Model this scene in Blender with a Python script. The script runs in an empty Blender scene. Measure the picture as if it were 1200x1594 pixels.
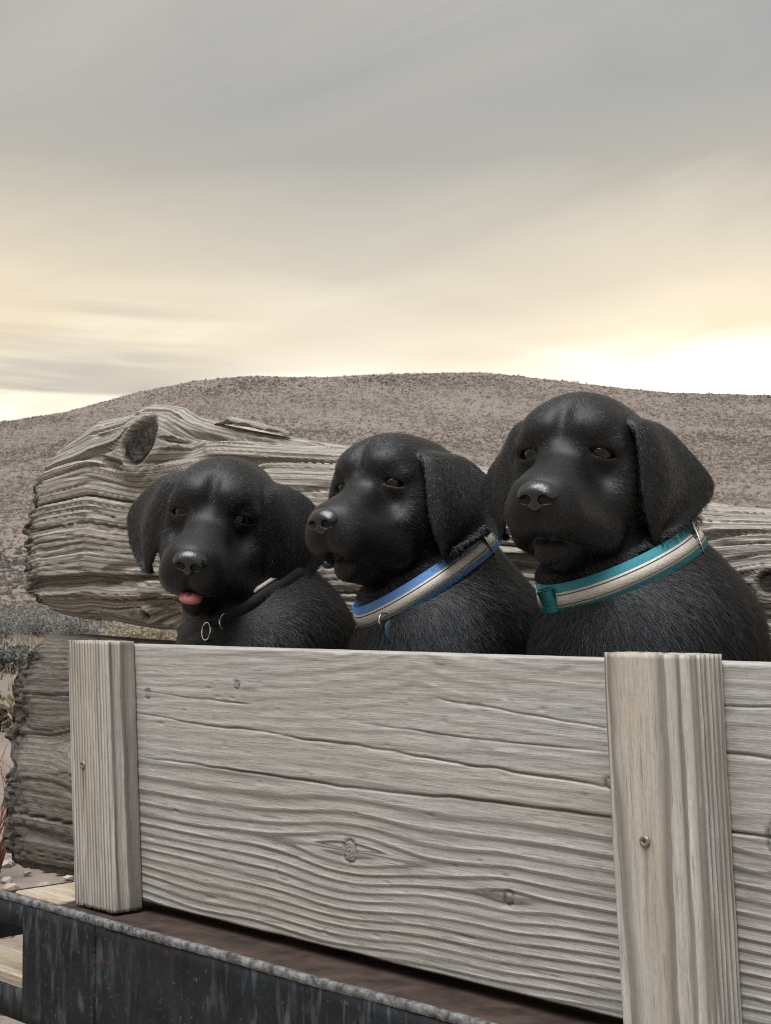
import bpy, math, random
import numpy as np
from mathutils import Vector, Matrix

random.seed(7)
RNG = np.random.default_rng(11)
scn = bpy.context.scene
COL = scn.collection
rad = math.radians

# ------------------------------------------------------------------ camera
# World axes follow the trailer bench: +X along the front plank (to the right), +Y back, Z up.
CAMX, CAMY, CAMZ = 0.728, -0.9526, 1.10
YAW = rad(43.963)
PITCH = math.atan(151 / 2300)
FWD = np.array([-math.cos(YAW), math.sin(YAW)])
RGT = np.array([math.sin(YAW), math.cos(YAW)])
cam = bpy.data.cameras.new('camera')
camo = bpy.data.objects.new('camera', cam)
COL.objects.link(camo)
camo.location = (CAMX, CAMY, CAMZ)
look = Vector((FWD[0] * math.cos(PITCH), FWD[1] * math.cos(PITCH), math.sin(PITCH)))
camo.rotation_euler = look.to_track_quat('-Z', 'Y').to_euler()
cam.sensor_fit = 'HORIZONTAL'
cam.sensor_width = 36
cam.lens = 36 * 2300 / 1200
cam.clip_start = 0.05
cam.clip_end = 9000
cam.dof.use_dof = True
cam.dof.focus_distance = 1.5
cam.dof.aperture_fstop = 64
scn.camera = camo
scn.cycles.max_bounces = 5
scn.cycles.use_denoising = False
scn.cycles.filter_width = 1.15
scn.cycles.use_adaptive_sampling = False
scn.cycles.diffuse_bounces = 3
scn.cycles.glossy_bounces = 2
scn.cycles.transmission_bounces = 2

# ------------------------------------------------------------------ light
scn.view_settings.view_transform = 'Standard'
scn.view_settings.look = 'None'
scn.view_settings.gamma = 1
scn.view_settings.exposure = 1.32
SUN_EL, SUN_AZ = rad(67), math.atan2(-0.80, 0.22)     # soft bright part of the overcast, high behind the viewer
sd = bpy.data.lights.new('sun', 'SUN')
sd.energy = 1.5
sd.angle = rad(48)
sd.color = (0.985, 0.99, 1.0)
so = bpy.data.objects.new('sun', sd)
COL.objects.link(so)
sv = Vector((math.cos(SUN_EL) * math.cos(SUN_AZ), math.cos(SUN_EL) * math.sin(SUN_AZ), math.sin(SUN_EL)))
so.rotation_euler = sv.to_track_quat('Z', 'Y').to_euler()

class NT:
    """small helper for node trees"""
    def __init__(s, tree):
        s.t = tree; s.n = tree.nodes; s.l = tree.links
    def node(s, kind, **kw):
        n = s.n.new(kind)
        for k, v in kw.items():
            setattr(n, k, v)
        return n
    def put(s, sock, v):
        if isinstance(v, bpy.types.NodeSocket):
            s.l.new(v, sock)
        elif v is not None:
            if hasattr(sock.default_value, '__len__') and not hasattr(v, '__len__'):
                v = (v,) * len(sock.default_value)
            if hasattr(v, '__len__') and len(sock.default_value) == 4 and len(v) == 3:
                v = tuple(v) + (1,)
            sock.default_value = v
    def math(s, op, a, b=None, c=None, clamp=False):
        n = s.node('ShaderNodeMath', operation=op, use_clamp=clamp)
        s.put(n.inputs[0], a); s.put(n.inputs[1], b)
        if c is not None: s.put(n.inputs[2], c)
        return n.outputs[0]
    def vmath(s, op, a, b=None):
        n = s.node('ShaderNodeVectorMath', operation=op)
        s.put(n.inputs[0], a)
        if b is not None:
            s.put(n.inputs['Scale'] if op == 'SCALE' else n.inputs[1], b)
        return n.outputs['Value'] if op in ('DOT_PRODUCT', 'LENGTH') else n.outputs[0]
    def noise(s, vec, scale=1, detail=4, rough=0.55, dist=0.0):
        n = s.node('ShaderNodeTexNoise')
        s.put(n.inputs['Vector'], vec); n.inputs['Scale'].default_value = scale
        n.inputs['Detail'].default_value = detail; n.inputs['Roughness'].default_value = rough
        n.inputs['Distortion'].default_value = dist
        return n.outputs['Fac']
    def ramp(s, fac, stops, interp='LINEAR'):
        n = s.node('ShaderNodeValToRGB')
        r = n.color_ramp; r.interpolation = interp
        while len(r.elements) < len(stops): r.elements.new(0.5)
        for e, (p, c) in zip(r.elements, stops):
            e.position = p
            e.color = (c, c, c, 1) if not hasattr(c, '__len__') else tuple(c) + (1,)
        s.put(n.inputs[0], fac)
        return n.outputs[0]
    def mix(s, fac, a, b, mode='MIX'):
        n = s.node('ShaderNodeMix', data_type='RGBA', blend_type=mode)
        s.put(n.inputs[0], fac); s.put(n.inputs[6], a); s.put(n.inputs[7], b)
        return n.outputs[2]
    def maprange(s, v, a, b, c=0.0, d=1.0, smooth=False):
        n = s.node('ShaderNodeMapRange')
        if smooth: n.interpolation_type = 'SMOOTHSTEP'
        s.put(n.inputs[0], v)
        for i, q in enumerate((a, b, c, d)): n.inputs[1 + i].default_value = q
        return n.outputs[0]
    def sep(s, v):
        n = s.node('ShaderNodeSeparateXYZ'); s.put(n.inputs[0], v); return n.outputs
    def comb(s, x, y, z):
        n = s.node('ShaderNodeCombineXYZ')
        for i, q in enumerate((x, y, z)): s.put(n.inputs[i], q)
        return n.outputs[0]

# world: a Nishita sky under a sheet of high overcast that brightens towards the zenith, thinner and glowing low in the west
world = bpy.data.worlds.new('World')
scn.world = world
world.use_nodes = True
w = NT(world.node_tree)
w.n.clear()
tc = w.node('ShaderNodeTexCoord')
D = tc.outputs['Generated']
dx, dy, dz = w.sep(D)
el = w.math('MAXIMUM', dz, 0.0)
# rotate into west axis (the viewing direction) and its side axis
fw = w.vmath('DOT_PRODUCT', D, (float(FWD[0]), float(FWD[1]), 0))
sd_ = w.vmath('DOT_PRODUCT', D, (float(RGT[0]), float(RGT[1]), 0))
pz = w.math('ADD', el, 0.16)
u = w.math('DIVIDE', sd_, pz); v = w.math('DIVIDE', fw, pz)
cl = w.comb(u, w.math('MULTIPLY_ADD', u, -0.45, w.math('MULTIPLY', v, 1.0)), 0.0)
c1 = w.noise(cl, 0.85, 5, 0.5, 0.6)
c2 = w.noise(w.comb(w.math('MULTIPLY', sd_, 2.0), w.math('MULTIPLY', w.math('MULTIPLY_ADD', sd_, -0.34, dz), 9.0), fw), 1.0, 5, 0.5, 0.7)
cloud = w.math('ADD', w.math('MULTIPLY', c1, 0.4), w.math('MULTIPLY', c2, 0.6))
elw = w.math('ADD', el, w.math('MULTIPLY', w.math('SUBTRACT', cloud, 0.5), 0.22))
body = w.mix(w.maprange(cloud, 0.41, 0.59), (0.335, 0.340, 0.330), (0.445, 0.420, 0.372))
glow = w.ramp(elw, [(0.0, 1.0), (0.164, 1.0), (0.190, 0.60), (0.225, 0.25), (0.29, 0.0)])
west = w.maprange(fw, -0.1, 0.75, 0.0, 1.0, True)
glow = w.math('MULTIPLY', glow, west)
skyc = w.mix(glow, body, w.vmath('SCALE', (1.32, 1.19, 0.97), w.maprange(sd_, 0.02, 0.24, 1.0, 1.5, True)))
band = w.math('MULTIPLY', w.ramp(elw, [(0.0, 1.0), (0.13, 1.0), (0.168, 0.0)]), w.math('MULTIPLY', w.maprange(fw, 0.2, 0.9, 0.0, 1.0, True), w.maprange(sd_, -0.20, -0.03)))
skyc = w.mix(band, skyc, (3.6, 3.0, 2.25))
warm = w.ramp(elw, [(0.15, 0.0), (0.19, 1.0), (0.25, 0.45), (0.33, 0.0)])
skyc = w.mix(w.math('MULTIPLY', w.math('MULTIPLY', warm, west), w.maprange(w.math('ABSOLUTE', w.math('ADD', sd_, 0.02)), 0.02, 0.24, 0.30, 0.75)), skyc, (0.92, 0.76, 0.50))
# dark low cloud bank across the glow on the left
bank = w.noise(w.comb(w.math('MULTIPLY', u, 0.5), w.math('MULTIPLY_ADD', u, 0.30, w.math('MULTIPLY', el, 26.0)), 7.7), 0.9, 5, 0.5, 0.4)
bankm = w.math('MULTIPLY', w.maprange(bank, 0.46, 0.58, 0, 1, True), w.maprange(elw, 0.22, 0.16))
bankm = w.math('MULTIPLY', bankm, w.maprange(sd_, -0.02, -0.16))
skyc = w.mix(w.math('MULTIPLY', bankm, 0.85), skyc, (0.46, 0.42, 0.375))
# standard overcast luminance rise towards the zenith, beyond the frame as within it
rise = w.math('MULTIPLY_ADD', el, 0.9, 0.78)
skyc = w.vmath('SCALE', skyc, rise)
sky = w.node('ShaderNodeTexSky', sky_type='NISHITA')
sky.sun_disc = False
sky.sun_elevation = SUN_EL
sky.sun_rotation = math.pi / 2 - SUN_AZ
nish = w.vmath('SCALE', sky.outputs[0], 0.10)
skyc = w.mix(0.94, nish, skyc)
bg = w.node('ShaderNodeBackground')
w.put(bg.inputs[0], skyc)
bg.inputs[1].default_value = 0.445
out = w.node('ShaderNodeOutputWorld')
w.l.new(bg.outputs[0], out.inputs[0])

# ------------------------------------------------------------------ helpers
def tag(o, label=None, cat=None, group=None, kind=None):
    for k, q in (('label', label), ('category', cat), ('group', group), ('kind', kind)):
        if q: o[k] = q
    return o

def obj(name, verts, faces, mat=None, parent=None, smooth=True, attrs=None):
    me = bpy.data.meshes.new(name)
    verts = np.asarray(verts, dtype=np.float32)
    if isinstance(faces, np.ndarray):
        faces = faces.astype(np.int32)
        n, k = faces.shape
        me.vertices.add(len(verts)); me.vertices.foreach_set('co', verts.ravel())
        me.loops.add(n * k); me.loops.foreach_set('vertex_index', faces.ravel())
        me.polygons.add(n)
        me.polygons.foreach_set('loop_start', np.arange(0, n * k, k, dtype=np.int32))
        me.polygons.foreach_set('loop_total', np.full(n, k, dtype=np.int32))
        me.update(calc_edges=True)
    else:
        me.from_pydata(verts.tolist(), [], faces)
    me.validate()
    me.polygons.foreach_set('use_smooth', np.full(len(me.polygons), smooth))
    for an, av in (attrs or {}).items():
        av = np.asarray(av, dtype=np.float32)
        if av.ndim == 1:
            a = me.attributes.new(an, 'FLOAT', 'POINT'); a.data.foreach_set('value', av)
        else:
            a = me.attributes.new(an, 'FLOAT_VECTOR', 'POINT'); a.data.foreach_set('vector', av.ravel())
    if mat: me.materials.append(mat)
    o = bpy.data.objects.new(name, me)
    COL.objects.link(o)
    if parent: o.parent = parent
    return o

def empty(name, loc=(0, 0, 0)):
    o = bpy.data.objects.new(name, None)
    o.location = loc
    o.empty_display_size = 0.05
    COL.objects.link(o)
    return o

def adopt(o, parent):
    """parent o to an Empty that only has a location, keeping o where it is"""
    o.parent = parent
    o.matrix_parent_inverse = Matrix.Translation(parent.location).inverted()
    return o

def hash3(i, j, k):
    h = (i.astype(np.int64) * 374761393 + j.astype(np.int64) * 668265263 + k.astype(np.int64) * 1274126177) & 0xffffffff
    h = ((h ^ (h >> 13)) * 1274126177) & 0xffffffff
    h = ((h ^ (h >> 16)) * 2246822519) & 0xffffffff
    return ((h ^ (h >> 15)) & 0xffff) / 32767.5 - 1.0

def vn(x, y, z=0.0):
    """value noise in -1..1"""
    x, y, z = np.broadcast_arrays(np.asarray(x, float), np.asarray(y, float), np.asarray(z, float))
    xi, yi, zi = np.floor(x).astype(int), np.floor(y).astype(int), np.floor(z).astype(int)
    fx, fy, fz = x - xi, y - yi, z - zi
    fx, fy, fz = (q * q * (3 - 2 * q) for q in (fx, fy, fz))
    r = 0
    for a in (0, 1):
        for b in (0, 1):
            for c in (0, 1):
                r = r + hash3(xi + a, yi + b, zi + c) * (fx if a else 1 - fx) * (fy if b else 1 - fy) * (fz if c else 1 - fz)
    return r

def fbm(x, y, z=0.0, o=4, g=0.5):
    r, a, t, f = 0, 1.0, 0, 1.0
    for i in range(o):
        r = r + a * vn(np.asarray(x) * f + i * 17.3, np.asarray(y) * f - i * 9.1, np.asarray(z) * f + i * 5.7)
        t += a; a *= g; f *= 2.03
    return r / t

def grid_faces(nu, nv, wrap=False):
    """quads of a nu x nv vertex grid (index = u*nv+v); wrap closes v"""
    a = np.arange(nu - 1)[:, None]
    b = np.arange(nv if wrap else nv - 1)[None, :]
    b2 = (b + 1) % nv
    return np.stack([a * nv + b, a * nv + b2, (a + 1) * nv + b2, (a + 1) * nv + b], -1).reshape(-1, 4)

def tube(pts, radii, seg=8):
    """closed tube along a polyline, ends capped by a last ring of small radius"""
    pts = np.asarray(pts, float); radii = np.broadcast_to(np.asarray(radii, float), (len(pts),))
    t = np.gradient(pts, axis=0); t /= np.linalg.norm(t, axis=1)[:, None] + 1e-12
    up = np.array([0, 0, 1.0]) if abs(t[0][2]) < 0.9 else np.array([1.0, 0, 0])
    vs = []
    n = np.cross(t[0], up); n /= np.linalg.norm(n)
    for p, d, r in zip(pts, t, radii):
        n = n - d * (n @ d); n /= np.linalg.norm(n) + 1e-12
        b = np.cross(d, n)
        a = np.linspace(0, 2 * np.pi, seg, endpoint=False)[:, None]
        vs.append(p + r * (np.cos(a) * n + np.sin(a) * b))
    v = np.concatenate(vs)
    f = [tuple(q) for q in grid_faces(len(pts), seg, True)]
    f.append(tuple(range(seg))[::-1]); f.append(tuple(range(len(v) - seg, len(v))))
    return v, f

def rbox(x0, x1, y0, y1, z0, z1, b=0.002):
    """box with chamfered edges: 24 vertices"""
    v = []; 
    for sx in (0, 1):
        for sy in (0, 1):
            for sz in (0, 1):
                c = [(x0, x1)[sx], (y0, y1)[sy], (z0, z1)[sz]]
                s = [(1, -1)[sx], (1, -1)[sy], (1, -1)[sz]]
                for ax in range(3):
                    q = [c[i] + (b * s[i] if i != ax else 0) for i in range(3)]
                    v.append(q)
    def i(sx, sy, sz, ax): return (sx * 4 + sy * 2 + sz) * 3 + ax
    f = []
    for s in (0, 1):
        f.append([i(s, 0, 0, 0), i(s, 0, 1, 0), i(s, 1, 1, 0), i(s, 1, 0, 0)][::1 if not s else -1])
        f.append([i(0, s, 0, 1), i(1, s, 0, 1), i(1, s, 1, 1), i(0, s, 1, 1)][::1 if not s else -1])
        f.append([i(0, 0, s, 2), i(0, 1, s, 2), i(1, 1, s, 2), i(1, 0, s, 2)][::1 if not s else -1])
    for a in (0, 1):
        for b_ in (0, 1):
            f.append([i(0, a, b_, 1), i(1, a, b_, 1), i(1, a, b_, 2), i(0, a, b_, 2)])
            f.append([i(a, 0, b_, 0), i(a, 1, b_, 0), i(a, 1, b_, 2), i(a, 0, b_, 2)])
            f.append([i(a, b_, 0, 0), i(a, b_, 1, 0), i(a, b_, 1, 1), i(a, b_, 0, 1)])
    for sx in (0, 1):
        for sy in (0, 1):
            for sz in (0, 1):
                f.append([i(sx, sy, sz, 0), i(sx, sy, sz, 1), i(sx, sy, sz, 2)])
    return v, f

def join(parts):
    vs, fs, n = [], [], 0
    for v, f in parts:
        vs.extend([tuple(q) for q in v]); fs.extend([tuple(int(i) + n for i in q) for q in f]); n += len(v)
    return vs, fs

def mat(name):
    m = bpy.data.materials.new(name)
    m.use_nodes = True
    t = NT(m.node_tree)
    b = t.n['Principled BSDF']
    return m, t, b

# ------------------------------------------------------------------ materials
def wood_mat(name, early, late, grey, lim=(0.55, 0.85), streak=(5, 260), grey_amt=0.5, rough=0.85, bump=0.35, ring=1.0, warm=None, con=0.16, fin=0.6, grit=0.6):
    """weathered timber; vertex attribute gc = (metres along the grain, ring count, metres across)"""
    m, t, b = mat(name)
    a = t.node('ShaderNodeAttribute', attribute_name='gc')
    x, ph, cr = t.sep(a.outputs['Vector'])
    wob = t.math('MULTIPLY', t.math('SUBTRACT', t.noise(t.comb(t.math('MULTIPLY', x, 14), t.math('MULTIPLY', ph, 1.0), 0), 1, 3), 0.5), 0.30)
    fr = t.math('FRACT', t.math('ADD', ph, wob))
    ringm = t.ramp(fr, [(0.0, 0.15), (0.06, 0.0), (0.35, 0.04), (lim[0], 0.25), (lim[1], 1.0), (0.97, 0.85), (1.0, 0.15)])
    rs_ = t.node('ShaderNodeAttribute', attribute_name='rs').outputs['Fac']
    strength = t.maprange(t.noise(t.comb(t.math('MULTIPLY', x, 3), t.math('MULTIPLY', ph, 0.9), 2.0), 1, 2), 0.3, 0.7, 0.75, 1.0)
    ringm = t.math('MULTIPLY', t.math('MULTIPLY', t.math('MULTIPLY', ringm, strength), ring), rs_)
    fib = t.noise(t.comb(t.math('MULTIPLY', x, streak[0]), t.math('MULTIPLY', cr, streak[1]), t.math('MULTIPLY', ph, 0.35)), 1, 5, 0.6)
    fine = t.noise(t.comb(t.math('MULTIPLY', x, streak[0] * 7), t.math('MULTIPLY', cr, streak[1] * 4), t.math('MULTIPLY', ph, 0.8)), 1, 3, 0.6)
    col = t.mix(t.maprange(fib, 0.5 - con, 0.5 + con), tuple(q * 0.66 for q in early), tuple(min(1, q * 1.2) for q in early))
    g = t.noise(t.comb(t.math('MULTIPLY', x, 2.6), t.math('MULTIPLY', cr, 9), 5), 1, 4, 0.6)
    col = t.mix(t.math('MULTIPLY', t.maprange(g, 0.35, 0.68), grey_amt), col, grey)
    if warm:
        g2 = t.noise(t.comb(t.math('MULTIPLY', x, 1.7), t.math('MULTIPLY', cr, 14), 9), 1, 3, 0.5)
        col = t.mix(t.maprange(g2, 0.50, 0.72, 0, 0.6), col, warm)
    col = t.mix(ringm, col, late)
    dash = t.noise(t.comb(t.math('MULTIPLY', x, streak[0] * 4.5), t.math('MULTIPLY', cr, 430), t.math('MULTIPLY', ph, 0.5)), 1, 2, 0.7)
    pit = t.noise(t.comb(t.math('MULTIPLY', x, 230), t.math('MULTIPLY', cr, 420), ph), 1, 3, 0.7)
    col = t.mix(t.maprange(dash, 0.60, 0.68, 0, grit), col, tuple(q * 0.30 for q in early))
    col = t.mix(t.maprange(pit, 0.36, 0.64, 0.0, grit * 0.55), col, tuple(q * 0.55 for q in early))
    col = t.mix(t.maprange(fine, 0.50, 0.66, 0, fin), col, tuple(q * 0.33 for q in early))
    st = t.node('ShaderNodeAttribute', attribute_name='stain')
    col = t.mix(st.outputs['Fac'], col, tuple(q * 0.28 for q in late))
    t.put(b.inputs['Base Color'], col)
    b.inputs['Roughness'].default_value = rough
    b.inputs['Specular IOR Level'].default_value = 0.25
    bp = t.node('ShaderNodeBump')
    bp.inputs['Strength'].default_value = bump
    bp.inputs['Distance'].default_value = 0.002
    t.put(bp.inputs['Height'], t.math('ADD', t.math('MULTIPLY', fib, 0.5), t.math('ADD', t.math('MULTIPLY', fine, 0.6), t.math('MULTIPLY', ringm, -0.35))))
    t.l.new(bp.outputs[0], b.inputs['Normal'])
    return m

M = {}
M['plank'] = wood_mat('weathered_plank', (0.515, 0.490, 0.452), (0.080, 0.060, 0.046), (0.51, 0.515, 0.51), lim=(0.54, 0.74), grey_amt=0.55, con=0.26, fin=0.40, warm=(0.44, 0.385, 0.32))
M['post'] = wood_mat('pale_post_wood', (0.56, 0.525, 0.47), (0.14, 0.115, 0.095), (0.55, 0.545, 0.53), lim=(0.58, 0.80), grey_amt=0.65, warm=(0.54, 0.44, 0.325), con=0.24, fin=0.35)
M['log'] = wood_mat('driftwood_log', (0.46, 0.415, 0.355), (0.065, 0.048, 0.037), (0.57, 0.555, 0.53), lim=(0.6, 0.9), streak=(4, 230), grey_amt=0.6, bump=1.0, ring=0.85, warm=(0.30, 0.225, 0.16), con=0.08, fin=0.95)
M['logdark'] = wood_mat('dark_old_log', (0.215, 0.190, 0.160), (0.055, 0.043, 0.034), (0.25, 0.24, 0.22), lim=(0.6, 0.9), streak=(6, 200), grey_amt=0.6, bump=1.0, ring=0.5, warm=(0.17, 0.12, 0.085), con=0.09, fin=0.9)
M['deck'] = wood_mat('fresh_deck_wood', (0.55, 0.46, 0.34), (0.36, 0.26, 0.17), (0.50, 0.46, 0.40), grey_amt=0.6)

def simple(name, col, rough=0.5, metal=0.0, noise=None, bump=None, spec=0.5):
    m, t, b = mat(name)
    b.inputs['Roughness'].default_value = rough
    b.inputs['Metallic'].default_value = metal
    b.inputs['Specular IOR Level'].default_value = spec
    co = t.node('ShaderNodeTexCoord').outputs['Object']
    if noise:
        sc, col2 = noise
        t.put(b.inputs['Base Color'], t.mix(t.maprange(t.noise(co, sc, 5), 0.35, 0.65), col, col2))
    else:
        b.inputs['Base Color'].default_value = tuple(col) + (1,)
    if bump:
        bp = t.node('ShaderNodeBump'); bp.inputs['Strength'].default_value = bump[1]; bp.inputs['Distance'].default_value = bump[2]
        t.put(bp.inputs['Height'], t.noise(co, bump[0], 5)); t.l.new(bp.outputs[0], b.inputs['Normal'])
    return m

# black chipped paint on the steel: vertical scuffs, chalky runs, rust specks
m, t, b = mat('black_paint_steel')
co = t.node('ShaderNodeTexCoord').outputs['Object']
x, y, z = t.sep(co)
runs = t.noise(t.comb(t.math('MULTIPLY', x, 75), y, t.math('MULTIPLY', z, 16)), 1, 5, 0.62, 0.5)
patch = t.noise(co, 9, 4, 0.6)
spk = t.noise(co, 190, 3, 0.6)
col = t.mix(t.maprange(t.noise(co, 22, 4), 0.35, 0.65), (0.004, 0.0055, 0.0075), (0.012, 0.016, 0.020))
ch = t.math('MULTIPLY', t.maprange(runs, 0.52, 0.72), t.maprange(patch, 0.38, 0.6))
col = t.mix(t.math('MULTIPLY', ch, 0.7), col, (0.12, 0.135, 0.15))
col = t.mix(t.maprange(spk, 0.64, 0.74, 0, 0.6), col, (0.13, 0.135, 0.135))
rst = t.math('MULTIPLY', t.maprange(t.noise(co, 15, 5, 0.7), 0.60, 0.70), t.maprange(spk, 0.4, 0.6))
col = t.mix(rst, col, (0.11, 0.055, 0.03))
t.put(b.inputs['Base Color'], col)
t.put(b.inputs['Roughness'], t.maprange(patch, 0.3, 0.7, 0.48, 0.8)); b.inputs['Specular IOR Level'].default_value = 0.3
bp = t.node('ShaderNodeBump'); bp.inputs['Strength'].default_value = 0.5; bp.inputs['Distance'].default_value = 0.0015
t.put(bp.inputs['Height'], t.math('ADD', t.noise(co, 70, 5, 0.65), t.math('MULTIPLY', runs, 0.7))); t.l.new(bp.outputs[0], b.inputs['Normal'])
M['steel'] = m
M['lip'] = simple('worn_steel_edge', (0.05, 0.052, 0.055), 0.6, 0.2, (110, (0.24, 0.24, 0.238)), (170, 1.0, 0.003), 0.3)
M['flange'] = simple('rusty_brown_flange', (0.030, 0.020, 0.017), 0.7, 0.0, (30, (0.075, 0.050, 0.040)), (90, 0.6, 0.002), 0.25)
M['screw'] = simple('zinc_screw', (0.36, 0.33, 0.29), 0.5, 0.8, (900, (0.24, 0.20, 0.17)))
M['screwhole'] = simple('screw_recess', (0.05, 0.045, 0.04), 0.8)
M['chrome'] = simple('polished_metal', (0.70, 0.71, 0.73), 0.16, 1.0)

# ------------------------------------------------------------------ terrain
RIDGE = np.array([(-180, 70), (-100, 60), (-60, 130), (-30, 215), (-20, 262), (-14.6, 293), (-12.3, 308), (-9.9, 336), (-7.4, 357), (-5.5, 364), (-2.5, 363),
                  (0, 367), (3.7, 370), (6.2, 360), (8.7, 348), (11.1, 338), (14.6, 334), (22, 322), (35, 260), (60, 150), (100, 60), (180, 70)], float)
R0, R1 = 70.0, 420.0

def polar(x, y):
    ddx, ddy = x - CAMX, y - CAMY
    f = ddx * FWD[0] + ddy * FWD[1]; s = ddx * RGT[0] + ddy * RGT[1]
    return np.hypot(ddx, ddy), np.degrees(np.arctan2(s, f))

def height(x, y):
    r, a = polar(x, y)
    e = np.interp(a, RIDGE[:, 0], RIDGE[:, 1]) / 2300 * np.cos(np.radians(np.clip(a, -60, 60)))
    top = e * R1 + CAMZ
    t = np.clip((r - R0) / (R1 - R0), 0, 1)
    z = top * t ** 1.5
    far = np.clip((r - R1) / 1200, 0, 1)
    z = np.where(r > R1, top * (1 - 0.55 * far * far * (3 - 2 * far)) - (r - R1) * 0.03 * (r < 1620) - 36 * (r >= 1620), z)
    bump = fbm(x * 0.02, y * 0.02, 1.0, 4) * 2.6 * np.clip((r - 60) / 150, 0, 1) * np.clip((R1 * 1.02 - r) / 120, 0.0, 1)
    small = fbm(x * 0.35, y * 0.35, 4.0, 3) * 0.14 * np.clip((r - 3) / 6, 0, 1)
    near = fbm(x * 3.1, y * 3.1, 2.0, 3) * 0.018
    return z + bump + small + near

az = np.unique(np.concatenate([np.arange(-180, -24, 3.0), np.arange(-24, 24, 0.16), np.arange(24, 180.1, 3.0)]))
rr = np.concatenate([[0.0, 0.6], np.geomspace(1.2, 40, 46), np.linspace(41, 440, 200), np.geomspace(452, 6000, 26)])
A, Rr = np.meshgrid(np.radians(az), rr)
px_ = CAMX + Rr * (np.cos(A) * FWD[0] + np.sin(A) * RGT[0])
py_ = CAMY + Rr * (np.cos(A) * FWD[1] + np.sin(A) * RGT[1])
pz_ = height(px_, py_)
gm, t, b = mat('dry_ground')
geo = t.node('ShaderNodeNewGeometry').outputs['Position']
n1 = t.noise(geo, 0.022, 6, 0.65, 0.8); n2 = t.noise(geo, 0.9, 5, 0.65); n3 = t.noise(geo, 14, 4, 0.6); n4 = t.noise(geo, 110, 3, 0.6)
col = t.mix(t.maprange(n2, 0.35, 0.65), (0.205, 0.172, 0.152), (0.27, 0.228, 0.200))
col = t.mix(t.maprange(n1, 0.40, 0.62, 0, 0.8), col, (0.205, 0.172, 0.152))
col = t.mix(t.maprange(n3, 0.5, 0.72, 0, 0.6), col, (0.16, 0.115, 0.08))
col = t.mix(t.maprange(n4, 0.55, 0.75, 0, 0.5), col, (0.42, 0.36, 0.29))
t.put(b.inputs['Base Color'], col)
b.inputs['Roughness'].default_value = 0.95
b.inputs['Specular IOR Level'].default_value = 0.1
bp = t.node('ShaderNodeBump'); bp.inputs['Strength'].default_value = 0.6; bp.inputs['Distance'].default_value = 0.03
t.put(bp.inputs['Height'], t.math('ADD', n3, t.math('MULTIPLY', n4, 0.3))); t.l.new(bp.outputs[0], b.inputs['Normal'])
tag(obj('ground', np.stack([px_, py_, pz_], -1).reshape(-1, 3), grid_faces(len(rr), len(az))[:, ::-1], gm), kind='structure')

# sagebrush on the hillside: thousands of low clumps nobody could count
def ico():
    p = (1 + 5 ** 0.5) / 2
    v = np.array([(-1, p, 0), (1, p, 0), (-1, -p, 0), (1, -p, 0), (0, -1, p), (0, 1, p), (0, -1, -p), (0, 1, -p), (p, 0, -1), (p, 0, 1), (-p, 0, -1), (-p, 0, 1)], float)
    v /= np.linalg.norm(v[0])
    f = np.array([(0, 11, 5), (0, 5, 1), (0, 1, 7), (0, 7, 10), (0, 10, 11), (1, 5, 9), (5, 11, 4), (11, 10, 2), (10, 7, 6), (7, 1, 8), (3, 9, 4), (3, 4, 2), (3, 2, 6), (3, 6, 8), (3, 8, 9), (4, 9, 5), (2, 4, 11), (6, 2, 10), (8, 6, 7), (9, 8, 1)])
    return v, f
IV, IF = ico()
bm_, t, b = mat('sagebrush_clumps')
at_ = t.node('ShaderNodeAttribute', attribute_name='tone').outputs['Fac']
geo = t.node('ShaderNodeNewGeometry').outputs['Position']
col = t.ramp(at_, [(0.0, (0.17, 0.150, 0.138)), (0.3, (0.23, 0.200, 0.183)), (0.5, (0.275, 0.238, 0.218)), (0.75, (0.33, 0.287, 0.260)), (1.0, (0.40, 0.35, 0.315))])
col = t.mix(t.maprange(t.noise(geo, 2.5, 4), 0.35, 0.65, 0, 0.35), col, (0.19, 0.163, 0.147))
df = t.node('ShaderNodeBsdfDiffuse'); tl = t.node('ShaderNodeBsdfTranslucent'); mx = t.node('ShaderNodeMixShader')
t.put(df.inputs['Color'], col); t.put(tl.inputs['Color'], col); mx.inputs[0].default_value = 0.5
t.l.new(df.outputs[0], mx.inputs[1]); t.l.new(tl.outputs[0], mx.inputs[2]); t.l.new(mx.outputs[0], t.n['Material Output'].inputs['Surface'])
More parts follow.
